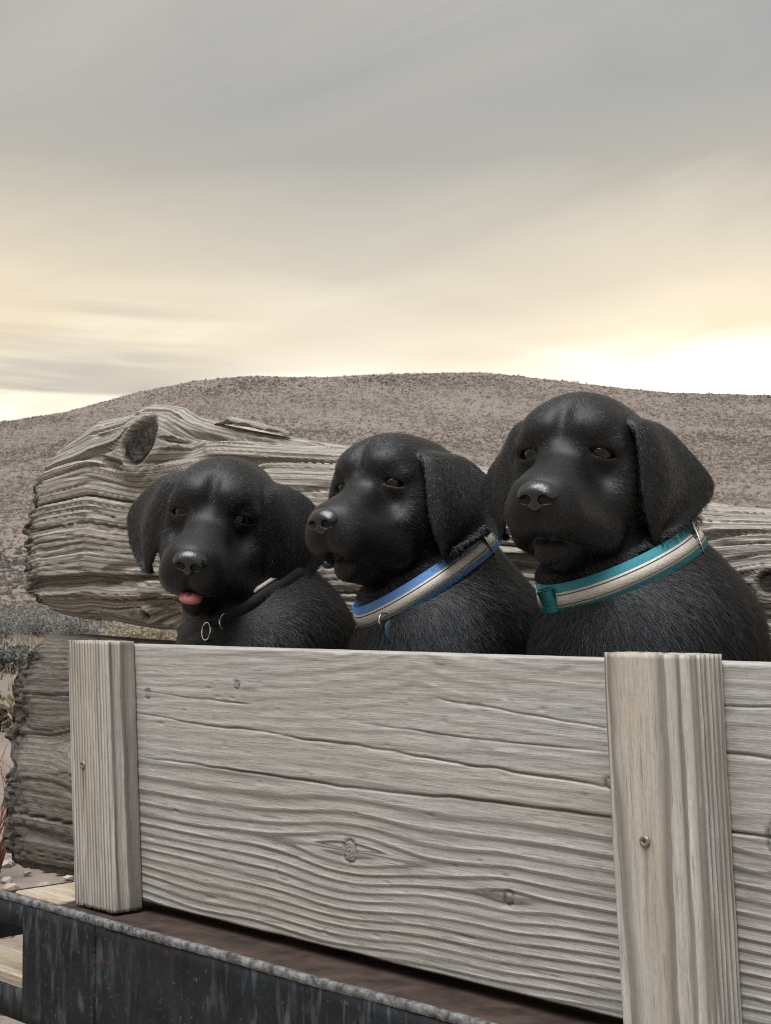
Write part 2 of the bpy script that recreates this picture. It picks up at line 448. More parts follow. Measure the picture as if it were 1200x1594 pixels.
def scatter(NB, ra, rb_, k, s0, s1, wide=False):
    """fuzzy clumps: k small twiggy triangles each, spread through a low dome"""
    rb = np.sqrt(RNG.uniform(ra ** 2, rb_ ** 2, NB)); ab = RNG.uniform(-19.5, 19.5, NB)
    if wide: ab = np.sign(ab) * (19.0 + np.abs(RNG.normal(0, 26, NB)))
    ab = np.radians(ab)
    bx = CAMX + rb * (np.cos(ab) * FWD[0] + np.sin(ab) * RGT[0]); by = CAMY + rb * (np.cos(ab) * FWD[1] + np.sin(ab) * RGT[1])
    dens = fbm(bx * 0.045, by * 0.045, 9.0, 3) + 0.5 * fbm(bx * 0.3, by * 0.3, 3.0, 2)
    keep = RNG.uniform(-0.9, 0.5, NB) < dens
    bx, by, rb = bx[keep], by[keep], rb[keep]
    n = len(bx); bz = height(bx, by)
    sz = RNG.uniform(s0, s1, n) * (1 + 0.7 * (RNG.uniform(size=n) > 0.94))
    c = RNG.normal(0, 0.5, (n, k, 3)); c[..., 2] = np.abs(c[..., 2]) * 0.75
    d = RNG.normal(0, 0.55, (n, k, 3, 3)); d[..., 2] = d[..., 2] * 0.8 + 0.15
    v = (c[:, :, None, :] + d) * (sz[:, None, None, None] * np.array([1.15, 1.15, 0.8]))
    v = v + np.stack([bx, by, bz], -1)[:, None, None, :]
    return v.reshape(-1, 3), np.repeat(np.clip(0.44 + 1.1 * fbm(bx * 0.016, by * 0.016, 5.0, 4)[:, None] - 0.45 * np.clip((rb - 385) / 30, 0, 1)[:, None] + RNG.normal(0, 0.16, n)[:, None] + RNG.normal(0, 0.08, (n, k)), 0, 1).ravel(), 3)
v1, t1 = scatter(16000, 64, 170, 10, 0.09, 0.24)
v2, t2 = scatter(120000, 170, 424, 4, 0.14, 0.36)
v3, t3 = scatter(90000, 64, 424, 3, 0.18, 0.46, True)       # thinning out to both sides
vv = np.concatenate([v1, v2, v3])
tag(obj('sagebrush', vv, np.arange(len(vv)).reshape(-1, 3), bm_, None, False, {'tone': np.concatenate([t1, t2, t3])}), kind='stuff',
    label='sagebrush clumps covering the whole hillside', cat='sagebrush')

# ------------------------------------------------------------------ sawn lumber
def lumber(name, L, W, T, axis, origin, phase_fn, mat_, parent=None, nl=60, nw=90, nt=30, ridge=0.0006, rough_end=0.0, warp=None, crack_fn=None, stain_fn=None, rs_fn=None, lean=(0, 0), chip=0.0):
    """a board: length L along axis ('x' or 'z'), width W across the front (z for 'x' boards, x for 'z' boards), thickness T in +y.
    phase_fn(a, w, y) -> (ring count, across)"""
    per = []
    c = 0.0015
    for (p0, p1, n) in (((c, 0), (W - c, 0), nw), ((W, c), (W, T - c), nt), ((W - c, T), (c, T), max(12, nw // 4)), ((0, T - c), (0, c), nt)):
        for k in range(n):
            q = k / (n - 1)
            per.append((p0[0] + (p1[0] - p0[0]) * q, p0[1] + (p1[1] - p0[1]) * q))
    per = np.array(per); npv = len(per)
    nrm = np.stack([per[:, 0] - np.clip(per[:, 0], 0.006, W - 0.006), per[:, 1] - np.clip(per[:, 1], 0.006, T - 0.006)], -1)
    nrm /= np.linalg.norm(nrm, axis=1)[:, None] + 1e-9
    a = np.linspace(0, L, nl)
    Aa, Wv = np.meshgrid(a, per[:, 0], indexing='ij'); Yv = np.broadcast_to(per[:, 1], Aa.shape)
    ph, cr = phase_fn(Aa, Wv, Yv)
    fr = ph + 0.15 * vn(Aa * 14, ph) - np.floor(ph + 0.15 * vn(Aa * 14, ph))
    prof = np.interp(fr, [0, 0.08, 0.55, 0.85, 0.97, 1.0], [0.4, -0.1, 0.15, 1.0, 0.9, 0.4]) - 0.3
    rs = np.ones_like(Aa) if rs_fn is None else rs_fn(Aa, Wv, Yv)
    dsp = ridge * prof * rs + 0.0004 * fbm(Aa * 25, Wv * 240, Yv * 240, 3)
    if crack_fn is not None:
        dsp = dsp - crack_fn(Aa, Wv, Yv)
    st = np.zeros_like(Aa) if stain_fn is None else stain_fn(Aa, Wv, Yv)
    Wo = Wv + nrm[None, :, 0] * dsp; Yo = Yv + nrm[None, :, 1] * dsp
    Ao = Aa.copy()
    if rough_end:
        for i_, sgn in ((0, 1), (nl - 1, -1)):
            Ao[i_] += sgn * rough_end * (0.5 + 0.5 * vn(Wv[i_] * 300, Yv[i_] * 300)) * 1.2
    if chip:   # small knocks along the arrises
        e = np.minimum(np.abs(Wv), np.abs(W - Wv)) + np.minimum(np.abs(Yv), np.abs(T - Yv))
        k = chip * np.exp(-e / 0.003) * np.clip(vn(Aa * 30, Wv * 20, 3.3) * 1.5, 0.1, 1)
        Wo = Wo - np.sign(Wv - W / 2) * k; Yo = Yo - np.sign(Yv - T / 2) * k
    if warp is not None:
        Wo, Yo = warp(Ao, Wo, Yo)
    Wo = Wo + lean[0] * Ao; Yo = Yo + lean[1] * Ao
    def place(A_, W_, Y_):
        if axis == 'x': return np.stack([origin[0] + A_, origin[1] + Y_, origin[2] + W_], -1)
        return np.stack([origin[0] + W_, origin[1] + Y_, origin[2] + A_], -1)
    V = place(Ao, Wo, Yo).reshape(-1, 3)
    G = np.stack([Aa, ph, cr], -1).reshape(-1, 3); S = st.reshape(-1)
    F = grid_faces(nl, npv, True)
    capV, capG, capF, base = [], [], [], len(V)
    for end in (0, nl - 1):           # end grain: shrinking rings to the middle
        prev = np.arange(end * npv, end * npv + npv)
        mw, my = Wo[end].mean(), Yo[end].mean()
        for k in (0.75, 0.5, 0.25, 0.02):
            Wc = mw + (Wo[end] - mw) * k; Yc = my + (Yo[end] - my) * k
            p2, c2_ = phase_fn(np.full_like(Wc, a[end]), Wc, Yc)
            capV.append(place(Ao[end], Wc, Yc)); capG.append(np.stack([np.full_like(Wc, a[end]), p2, c2_], -1))
            cur = base + np.arange(npv); base += npv
            q = np.stack([prev, np.roll(prev, -1), np.roll(cur, -1), cur], -1)
            capF.append(q[:, ::-1] if end == 0 else q); prev = cur
    V = np.concatenate([V] + capV); G = np.concatenate([G] + capG); F = np.concatenate([F] + capF)
    RS = np.concatenate([rs.reshape(-1), np.ones(len(V) - len(S))])
    S = np.concatenate([S, np.zeros(len(V) - len(S))])
    if axis == 'x': F = F[:, ::-1]
    return obj(name, V, F, mat_, parent, True, {'gc': G, 'stain': S, 'rs': RS})

# front plank: rings run level, wide and faint in the upper part, dense ridges below, pushed round the knots
PX0, PL, PW, PT = -0.705, 1.105, 0.281, 0.038
PZ0 = 0.779
KN = [(-0.308, 0.873, 0.0105, 0.020, 0.075, 0.035), (-0.110, 0.857, 0.006, 0.006, 0.03, 0.014), (0.150, 0.935, 0.013, 0.022, 0.07, 0.035),
      (-0.639, 1.006, 0.005, 0.004, 0.02, 0.010), (-0.481, 1.022, 0.004, 0.003, 0.02, 0.009), (-0.004, 0.962, 0.004, 0.003, 0.02, 0.008)]
zz = np.linspace(-0.1, 0.5, 600)
spacing = np.interp(zz, [-0.1, 0.0, 0.07, 0.115, 0.15, 0.165, 0.20, 0.26, 0.3], [0.0075, 0.0078, 0.0095, 0.0125, 0.019, 0.013, 0.0095, 0.011, 0.008])
PHI = np.concatenate([[0], np.cumsum(np.diff(zz) / (0.5 * (spacing[1:] + spacing[:-1])))])
def plank_phase(a, w_, y):
    X = a + PX0; Z = w_ + PZ0
    g = w_.copy() + y * 0.25
    g = g + 0.004 * vn(X * 3.0, Z * 5) + 0.0022 * vn(X * 9, Z * 24, 3)
    g = g + 0.010 * np.sin((X + 0.75) * 5.2) * np.clip((0.16 - w_) / 0.16, 0, 1)
    # chevron under the top edge
    g = g - 0.030 * np.exp(-np.abs((X + 0.22) / 0.10) ** 1.2) * np.clip((w_ - 0.185) / 0.09, 0, 1)
    ph = None
    for (kx, kz, r, amp, wx, hz) in KN:
        dz_ = Z - kz; dx_ = X - kx
        g = g - amp * np.sign(dz_) * np.exp(-np.abs(dz_) / hz) * np.exp(-(dx_ / wx) ** 2) * np.clip(np.abs(dz_) / 0.003, 0, 1)
    ph = np.interp(g, zz, PHI)
    for (kx, kz, r, amp, wx, hz) in KN:
        d = np.hypot((X - kx) * 1.15, Z - kz)
        ph = np.where(d < r, d / 0.0026 + 0.2, ph) if r > 0.009 else ph
    return ph, w_ + y
CR = [(-0.66, 0.22, 0.936, 0.934, 0.0075, 0.0010), (-0.42, 0.02, 0.973, 0.958, 0.0065, 0.0009), (-0.66, -0.40, 0.986, 0.974, 0.0045, 0.0008), (-0.3, 0.0, 0.992, 0.985, 0.003, 0.0007),
      (-0.66, -0.45, 1.012, 1.002, 0.003, 0.0007), (-0.20, 0.02, 1.022, 1.004, 0.003, 0.0007), (0.08, 0.40, 0.995, 0.99, 0.005, 0.0009), (0.08, 0.4, 1.025, 1.03, 0.004, 0.0008)]
def plank_crack(a, w_, y):
    X = a + PX0; Z = w_ + PZ0
    d = np.zeros_like(X)
    for (xa, xb, za, zb, dep, wid) in CR:
        u_ = (X - xa) / (xb - xa)
        zc = za + (zb - za) * u_ + 0.0035 * vn(X * 7, za * 40) + 0.001 * vn(X * 40, za * 70)
        prof = np.exp(-((Z - zc) / wid) ** 2) * np.clip(np.minimum(u_, 1 - u_) * 9, 0, 1) * (u_ > 0) * (u_ < 1)
        d = np.maximum(d, dep * prof * (0.6 + 0.4 * vn(X * 25, za * 9)))
    for (kx, kz, r, *_r) in KN:
        q = np.hypot((X - kx) * 1.15, Z - kz)
        d = d + 0.0014 * np.exp(-((q - r) / 0.0014) ** 2)
    ding = np.clip(vn(X * 70, Z * 120, 8) - 0.80, 0, 1) * 0.006
    return (d + ding) * (y < 0.002)
def plank_stain(a, w_, y):
    X = a + PX0; Z = w_ + PZ0
    s = np.zeros_like(X)
    for (kx, kz, r, *_r) in KN:
        q = np.hypot((X - kx) * 1.15, Z - kz)
        s = np.maximum(s, 0.40 * np.clip((r - q) / 0.003, 0, 1) * (0.6 + 0.4 * vn(X * 300, Z * 300)))
        s = np.maximum(s, 0.7 * np.exp(-((q - r) / 0.0012) ** 2))
    return s
front = lumber('front_plank', PL, PW, PT, 'x', (PX0, 0.0, PZ0), plank_phase, M['plank'], None, nl=370, nw=320, nt=26, ridge=0.0004, crack_fn=plank_crack, stain_fn=plank_stain, chip=0.0006,
    rs_fn=lambda a, w_, y: np.interp(w_ + 0.006 * vn(a * 5, w_ * 9), [0, 0.10, 0.15, 0.17, 0.3], [1.0, 1.0, 0.75, 0.30, 0.34]))
tag(front, 'wide weathered grey plank with a round knot in front of the puppies', 'plank')

# upright posts nailed to the front of the plank
def post(name, x0, w_, z0, z1, lean, pith, sp, label, screw, seed, notch=False):
    L = z1 - z0
    def ph(a, ww, y):
        r = np.hypot(ww - pith[0], y - pith[1])
        r = r + 0.0009 * vn(a * 4, ww * 12, seed) + 0.0002 * vn(a * 16, ww * 40, seed + 2)
        return r / sp, ww + y * 1.3
    e = empty(name, (x0 + w_ / 2, -0.019, z0))
    tag(e, label, 'post')
    def streak(a, ww, y):     # weather streak below the screw, uneven darkening towards the foot and scattered marks
        sx0 = screw[0] - x0 - lean * a; sz0 = screw[1] - z0
        s_ = 0.45 * np.exp(-((ww - sx0 - 0.0008) / 0.0022) ** 2) * np.clip((sz0 - 0.004 - a) / 0.004, 0, 1) * np.clip(1 - (sz0 - a) / 0.10, 0, 1) * (y < 0.002)
        return np.clip(s_ + 0.25 * np.clip(fbm(a * 14, ww * 60, seed, 3) - 0.25, 0, 1) + 0.30 * np.clip(1 - a / 0.02, 0, 1) * (0.5 + 0.5 * vn(ww * 90, a * 50, seed)), 0, 1)
    o = lumber('upright', L, w_, 0.0375, 'z', (x0, -0.0380, z0), ph, M['post'], None, nl=70, nw=110, nt=56, ridge=0.0011, stain_fn=streak, lean=(lean, 0.0), rough_end=0.0010, chip=0.0006)
    adopt(o, e)
    sx, sz = screw
    # pan-head screw with a star recess
    ang = np.linspace(0, 2 * np.pi, 20, endpoint=False)
    prof = [(0.0015, -0.0392), (0.0015, -0.0400), (0.0036, -0.0403), (0.0045, -0.0396), (0.0047, -0.0385), (0.0047, -0.0365)]
    vs = [];
    for k, (r, yy) in enumerate(prof):
        rr_ = r * (1 + (0.22 * np.cos(6 * ang) if k < 2 else 0))
        vs.append(np.stack([sx + rr_ * np.cos(ang), np.full(20, yy), sz + rr_ * np.sin(ang)], -1))
    fs = [tuple(q) for q in grid_faces(len(prof), 20, True)] + [tuple(range(20))]
    s = obj('screw', np.concatenate(vs), fs, M['screw'])
    adopt(s, e)
    rc = obj('recess', [(sx + 0.0019 * math.cos(q), -0.03965, sz + 0.0019 * math.sin(q)) for q in ang], [tuple(range(20))], M['screwhole'])
    rc.parent = s
    return e
post('upright_post', -0.7225, 0.080, 0.771, 1.0645, -0.075, (0.130, 0.030), 0.0052, 'narrow pale ridged post at the far end of the front plank', (-0.707, 0.926), 1.0)
post('upright_post', 0.036, 0.083, 0.771, 1.0670, -0.05, (0.030, 0.095), 0.0049, 'broad pale post nearest the camera with one screw', (0.059, 0.927), 5.0)

# ------------------------------------------------------------------ steel trailer frame
FZ = 0.768
tr = empty('trailer_frame', (-0.3, 0.15, 0.0))
tag(tr, 'black painted steel trailer edge under the front plank', 'trailer')
def plate_strip(name, x0, x1, za, zb, y0=-0.056, th=0.006, mat_=None):
    """steel plate with a slightly dented face"""
    nx, nz = max(2, int((x1 - x0) / 0.012)), max(2, int((zb - za) / 0.010))
    X, Z = np.meshgrid(np.linspace(x0, x1, nx), np.linspace(za, zb, nz), indexing='ij')
    Yf = y0 + 0.0012 * fbm(X * 9, Z * 9, 2, 3)
    v1 = np.stack([X, Yf, Z], -1).reshape(-1, 3); v2 = np.stack([X, Yf + th, Z], -1).reshape(-1, 3)
    f1 = grid_faces(nx, nz); n = len(v1)
    def idx(i, j): return i * nz + j
    loop = [idx(i, 0) for i in range(nx)] + [idx(nx - 1, j) for j in range(1, nz)] + [idx(i, nz - 1) for i in range(nx - 2, -1, -1)] + [idx(0, j) for j in range(nz - 2, 0, -1)]
    lp = np.array(loop); ln = np.roll(lp, -1)
    side = np.stack([lp, lp + n, ln + n, ln], -1)
    o = obj(name, np.concatenate([v1, v2]), np.concatenate([f1[:, ::-1], f1 + n, side]), mat_ or M['steel'], None, True)
    return adopt(o, tr)
plate_strip('face_plate', -0.800, 0.60, 0.629, 0.7605)
plate_strip('upper_rail', -1.60, -0.8004, 0.735, 0.7605)
plate_strip('lower_rail', -1.60, -0.8004, 0.629, 0.664)
# worn rolled lip along the top edge
nx = 520
Xl = np.linspace(-1.60, 0.60, nx); an = np.linspace(0, 2 * np.pi, 14, endpoint=False)
Xg, Ag = np.meshgrid(Xl, an, indexing='ij')
rl = 0.0048 * (1 + 0.16 * fbm(Xg * 60, np.cos(Ag) * 2, np.sin(Ag) * 2, 3))
sup = lambda c: np.sign(c) * np.abs(c) ** 0.7
V = np.stack([Xg, -0.0530 + 0.001 * vn(Xg * 5, 0) + rl * sup(np.cos(Ag)), 0.7645 + 0.0008 * vn(Xg * 7, 3) + rl * 0.95 * sup(np.sin(Ag))], -1).reshape(-1, 3)
f = [tuple(q) for q in grid_faces(nx, 14, True)] + [tuple(range(14))[::-1], tuple(range(len(V) - 14, len(V)))]
adopt(obj('worn_lip', V, f, M['lip']), tr)
adopt(obj('top_flange', *rbox(-0.838, 0.60, -0.0505, 0.052, FZ - 0.008, FZ, 0.001), M['flange'], None, False), tr)
# weld seam running down the face
zs = np.linspace(0.63, 0.762, 60)
v, f = tube(np.stack([-0.6515 + 0.0006 * np.sin(zs * 900), np.full(60, -0.0562), zs], -1), 0.0016 + 0.0004 * np.sin(zs * 1400), 7)
adopt(obj('weld_seam', v, f, M['steel']), tr)
for k, (lx, ly) in enumerate(((-1.45, 0.02), (0.48, 0.02), (-1.45, 0.62), (0.48, 0.62))):
    adopt(obj('leg', *rbox(lx - 0.035, lx + 0.035, ly - 0.035, ly + 0.035, -0.05, 0.628, 0.004), M['steel'], None, False), tr)
adopt(obj('rear_rail', *rbox(-1.60, 0.60, 0.60, 0.66, 0.6285, 0.70, 0.003), M['steel'], None, False), tr)
for cxm in (-1.50, -0.30, 0.53):
    adopt(obj('cross_member', *rbox(cxm - 0.03, cxm + 0.03, -0.048, 0.599, 0.564, 0.6275, 0.003), M['steel'], None, False), tr)

# wooden deck boards inside the frame
def straight(seed, sp=0.006, px=0.04, py=0.12):
    def fn(a, ww, y):
        r = np.hypot(ww - px, y - py) + 0.003 * vn(a * 2, ww * 9, seed) + 0.001 * vn(a * 8, ww * 30, seed)
        return r / sp, ww + y
    return fn
def deck_board(x0, x1, y0, y1, z0, z1, m_, label, seed):
    # board lying flat: build standing lumber then swap axes
    L, W, T = x1 - x0, y1 - y0, z1 - z0
    o = lumber('deck_board', L, W, T, 'x', (0, 0, 0), straight(seed), m_, None, nl=60, nw=50, nt=14, ridge=0.0003, chip=0.001)
    n = len(o.data.vertices); c = np.empty(n * 3, np.float32); o.data.vertices.foreach_get('co', c); c = c.reshape(-1, 3)
    c2_ = np.stack([c[:, 0] + x0, y0 + c[:, 2], z1 - c[:, 1]], -1)
    o.data.vertices.foreach_set('co', c2_.ravel()); o.data.update()
    return tag(o, label, 'deck board')
deck_board(-0.838, 0.60, 0.054, 0.230, 0.740, 0.7795, M['deck'], 'deck board running just behind the front plank', 2.0)
deck_board(-0.845, 0.60, 0.236, 0.400, 0.740, 0.7790, M['deck'], 'deck board under the old logs', 3.0)
def small_board(name, x0, x1, y0, y1, z0, z1, m_, label, cat, seed):
    o = deck_board(x0, x1, y0, y1, z0, z1, m_, label, seed)
    o.name = name; o.data.name = name; o['category'] = cat
    return o
small_board('filler_board', -0.838, -0.742, -0.0455, 0.050, 0.745, 0.7705, M['deck'], 'short fresh wood offcut on the frame beside the narrow post', 'board', 6.0)
small_board('inner_board', -1.40, -0.806, -0.046, 0.020, 0.645, 0.676, M['deck'], 'pale board inside the open end of the steel frame', 'board', 8.0)

# ------------------------------------------------------------------ old logs behind the puppies
def superellipse(n, e=3.6):
    a = np.linspace(0, 2 * np.pi, 4000, endpoint=False)
    c, s = np.cos(a), np.sin(a)
    return np.stack([np.sign(c) * np.abs(c) ** (2 / e), np.sign(s) * np.abs(s) ** (2 / e)], -1)

def old_log(name, xs, ztop, zbot, yf, thick, knots, seed, m_, nper=300, e=3.4, end_shape=None, gap=1.0, crust=0.02, lump=1.0):
    zt = np.interp(xs, *zip(*ztop)); zb = np.interp(xs, *zip(*zbot))
    sh = superellipse(4000, e)
    # dense samples on the front (-y) and top, sparse on the back
    seglen = np.hypot(*(np.roll(sh, -1, 0) - sh).T) * np.where(sh[:, 0] < 0.35, 1.0, 0.22)
    cum = np.concatenate([[0], np.cumsum(seglen)])[:-1]
    start = np.argmax(sh[:, 0])
    pick = np.interp(np.linspace(0, cum[-1], nper, endpoint=False), cum, np.arange(4000)).astype(int)
    u = sh[pick]                                   # (nper,2) unit y,z
    nr = np.stack([np.sign(u[:, 0]) * np.abs(u[:, 0]) ** (e - 1), np.sign(u[:, 1]) * np.abs(u[:, 1]) ** (e - 1)], -1)
    nl = len(xs)
    hh = (zt - zb) / 2; zc = (zt + zb) / 2; ht = thick / 2
    X = np.broadcast_to(xs[:, None], (nl, nper)).copy()
    Y = yf + ht + u[None, :, 0] * ht + np.zeros((nl, 1)); Z = zc[:, None] + u[None, :, 1] * hh[:, None]
    N = np.stack([np.broadcast_to(nr[None, :, 0] / ht, (nl, nper)), nr[None, :, 1] / hh[:, None]], -1)
    N = N / (np.linalg.norm(N, axis=-1, keepdims=True) + 1e-9)
    # arc coordinate across the grain, measured from the front middle
    S = Z - zc[:, None] * 0.55 - 0.9 * (Y - yf) * np.sign(u[None, :, 1]) * -1
    front = np.clip(-u[None, :, 0] * 3, 0, 1)
    S = S + 0.007 * vn(X * 1.8, S * 4, seed) + 0.0025 * vn(X * 6, S * 11, seed + 1)
    dsp = np.zeros_like(X); stain = np.zeros_like(X)
    keepg = np.ones_like(X)
    for (kx, kz, r, boss, hollow, push, wx, hz) in knots:
        dzk = Z - kz; dxk = X - kx
        S = S - push * np.sign(dzk) * np.exp(-np.abs(dzk) / hz) * np.exp(-(dxk / wx) ** 2) * np.clip(np.abs(dzk) / 0.006, 0, 1)
    ga = fbm(X * 3.5, S * 150, seed, 3)
    gb = vn(X * 1.8, S * 46, seed + 5)
    gc_ = vn(X * 1.4, S * 24, seed + 8)
    gs = vn(X * 4.5, S * 100, seed + 11)
    crack = np.clip(1 - np.abs(gc_) / 0.10, 0, 1) * np.clip(vn(X * 1.6, S * 7, seed + 3) * 1.6 + 0.55, 0, 1)
    crack2 = np.clip(1 - np.abs(gb) / 0.12, 0, 1) * np.clip(vn(X * 2.6, S * 13, seed + 4) * 1.6 + 0.35, 0, 1)
    crack3 = np.clip(1 - np.abs(gs) / 0.14, 0, 1)
    surf = 0.0020 * ga + lump * (0.0035 * gb + 0.0045 * vn(X * 3, S * 12, seed + 2)) - 0.024 * gap * crack ** 0.6 - 0.013 * gap * crack2 ** 0.6 - 0.0040 * crack3
    for (kx, kz, r, boss, hollow, push, wx, hz) in knots:
        q = np.hypot((X - kx) * 0.85, Z - kz) * (1 + 0.10 * vn(X * 40, Z * 40, seed))
        kf = np.clip((1.35 * r - q) / (0.4 * r), 0, 1) * front
        surf = surf * (1 - kf)
        rings = 0.0016 * np.sin(q / r * 22) * np.exp(-((q / r - 1.1) / 0.5) ** 2)
        dsp = dsp + front * (boss * np.exp(-(q / (1.7 * r)) ** 4) + rings - hollow * np.clip((r - q) / (0.22 * r), 0, 1) * (0.75 + 0.6 * fbm(X * 120, Z * 50, seed, 3)))
        stain = np.maximum(stain, front * np.clip((r * 0.98 - q) / (0.2 * r), 0, 1) * (0.95 + 0.22 * fbm(X * 90, Z * 40, 3, 3) + 0.05 * np.sin(q / r * 30)))
    # crumbled end: short checked blocks instead of long fibres
    cw = crust * (1 + 0.45 * vn(S * 22, Y * 9, seed + 15))
    cm = np.clip(1.25 - (X - xs[0]) / np.maximum(cw, 0.004), 0, 1); cm = cm * cm * (3 - 2 * cm)
    blocks = np.clip(1 - np.abs(vn(X * 85, S * 38, seed + 16)) / 0.16, 0, 1) + np.clip(1 - np.abs(vn(X * 30, S * 95, seed + 17)) / 0.16, 0, 1)
    surf = surf * (1 - cm) + cm * (-0.002 - 0.008 * np.clip(blocks, 0, 1) + 0.005 * fbm(X * 110, S * 80, seed + 18, 3))
    stain = np.maximum(stain, cm * (0.50 + 0.3 * vn(X * 60, S * 50, seed + 19)))
    dsp = dsp + surf
    # ragged, rotted end
    dend = X - xs[0]
    rag = np.exp(-dend / 0.050)
    inset = 0.006 * np.clip(1 - dend / 0.04, 0, 1) ** 1.5 + 0.005 * rag * np.abs(fbm(X * 30, S * 90, seed + 9, 3)) * 2
    dsp = dsp - inset
    rot = np.clip((rag - 0.18) * 1.6, 0, 1) * np.clip(vn(X * 14, S * 16, seed + 6) + 0.35, 0, 1)
    dsp = dsp - 0.006 * rot * (0.6 + 0.6 * vn(X * 90, S * 150, seed))
    stain = np.maximum(stain, 0.75 * rot)
    X = X + rag * (0.020 * vn(S * 34, Y * 30, seed + 12) + 0.010 * vn(S * 120, Y * 90, seed + 13))
    if end_shape is not None:
        X = X + np.interp(Z, *zip(*end_shape)) * np.exp(-dend / 0.10)
    Y = Y + N[..., 0] * dsp; Z = Z + N[..., 1] * dsp
    V = np.stack([X, Y, Z], -1).reshape(-1, 3)
    ringc = (S * 95)
    G = np.stack([X, ringc, S], -1).reshape(-1, 3); St = stain.reshape(-1)
    F = [grid_faces(nl, nper, True)]
    cv, cg, cs = [], [], []
    base = nl * nper
    for end in (0, nl - 1):
        prev = np.arange(end * nper, (end + 1) * nper)
        my, mz = Y[end].mean(), Z[end].mean()
        for k in (0.93, 0.85, 0.76, 0.66, 0.55, 0.44, 0.32, 0.2, 0.1, 0.01):
            yy = my + (Y[end] - my) * k; z2 = mz + (Z[end] - mz) * k
            xx = X[end] + (0.012 * fbm(yy * 60, z2 * 110, seed, 3) - 0.012 * (1 - k)) * (1 if end == 0 else -1)
            xx = X[end].mean() * (1 - k) + xx * k
            cv.append(np.stack([xx, yy, z2], -1)); cg.append(np.stack([yy * 3, np.hypot(yy - my, z2 - mz) * 160, z2 + yy], -1))
            cs.append(np.full(nper, 0.35) + 0.3 * vn(yy * 60, z2 * 90, 1))
            cur = base + np.arange(nper); base += nper
            q = np.stack([prev, np.roll(prev, -1), np.roll(cur, -1), cur], -1)
            F.append(q[:, ::-1] if end == 0 else q); prev = cur
    V = np.concatenate([V] + cv); G = np.concatenate([G] + cg); St = np.clip(np.concatenate([St] + cs), 0, 1)
    return obj(name, V, np.concatenate(F), m_, None, True, {'gc': G, 'stain': St, 'rs': np.ones(len(V))})

LOGY = 0.42
ul = empty('driftwood_log', (-0.6, 0.50, 1.0))
tag(ul, 'upper silvery driftwood log with a big dark knot hole, behind the puppies', 'log')
xs = np.concatenate([np.arange(-1.635, -0.62, 0.0027), np.arange(-0.62, -0.28, 0.008), np.arange(-0.28, 0.02, 0.003), np.arange(0.02, 0.42, 0.02)])
o = old_log('trunk', xs,
    [(-1.65, 1.345), (-1.6, 1.372), (-1.585, 1.383), (-1.5, 1.408), (-1.44, 1.428), (-1.37, 1.428), (-1.31, 1.428), (-1.277, 1.424), (-1.196, 1.408), (-1.128, 1.393), (-0.969, 1.360), (-0.8, 1.326), (-0.53, 1.273), (-0.2, 1.211), (-0.1, 1.20), (0.42, 1.17)],
    [(-1.65, 1.098), (-1.5, 1.080), (-1.42, 1.078), (-1.35, 1.069), (-1.279, 1.064), (-1.17, 1.062), (-0.5, 1.0), (0.0, 0.95), (0.42, 0.95)],
    LOGY, 0.17, [(-1.268, 1.366, 0.040, 0.020, 0.014, 0.050, 0.11, 0.09), (-1.272, 1.092, 0.008, 0.004, 0.008, 0.018, 0.06, 0.03), (-0.112, 1.128, 0.014, 0.006, 0.012, 0.03, 0.06, 0.04), (-0.83, 1.17, 0.012, 0.006, 0.008, 0.02, 0.06, 0.03)],
    2.0, M['log'], nper=330, crust=0.045)
adopt(o, ul)
# loose sliver standing off the top of the log
xv = np.linspace(-1.135, -0.955, 60)
Xs, As = np.meshgrid(xv, np.linspace(0, 2 * np.pi, 12, endpoint=False), indexing='ij')
tt = (Xs + 1.135) / 0.18
th = 0.0042 * np.sin(np.pi * np.clip(tt, 0.02, 0.99)) ** 0.5 * (1 + 0.35 * vn(Xs * 60, 2))
zsl = np.interp(Xs, [-1.135, -1.08, -1.0, -0.955], [1.392, 1.394, 1.373, 1.362]) + 0.002 * vn(Xs * 70, 0)
Vs = np.stack([Xs, 0.470 + 4.0 * th * np.cos(As), zsl + th * np.sin(As) + 0.001 * vn(Xs * 90, As * 2)], -1).reshape(-1, 3)
f = [tuple(q) for q in grid_faces(60, 12, True)] + [tuple(range(12))[::-1], tuple(range(len(Vs) - 12, len(Vs)))]
adopt(obj('loose_sliver', Vs, f, M['log'], None, True, {'gc': np.stack([Xs, As * 2, As * 0.01], -1).reshape(-1, 3), 'stain': np.zeros(len(Vs)), 'rs': np.ones(len(Vs))}), ul)

ll = empty('old_log', (-0.6, 0.50, 0.64))
tag(ll, 'lower dark olive log with crumbling bark-like end behind the narrow post', 'log')
xs = np.concatenate([np.arange(-1.675, -1.17, 0.0026), np.arange(-1.17, 0.42, 0.02)])
o = old_log('trunk', xs, [(-1.7, 1.030), (-1.64, 1.048), (-1.6, 1.054), (-1.47, 1.050), (-1.28, 1.046), (-1.2, 1.036), (-0.9, 1.020), (-0.3, 0.93), (0.42, 0.92)],
    [(-1.7, 0.622), (-1.66, 0.626), (-1.47, 0.640), (-1.2, 0.70), (0.42, 0.71)], LOGY + 0.012, 0.16,
    [(-1.43, 0.86, 0.01, 0.004, 0.006, 0.03, 0.07, 0.06)], 7.0, M['logdark'], nper=330, e=5.5,
    end_shape=[(0.64, -0.055), (0.80, -0.035), (0.95, -0.008), (1.05, 0.012)], gap=0.55, crust=0.075, lump=0.45)
adopt(o, ll)
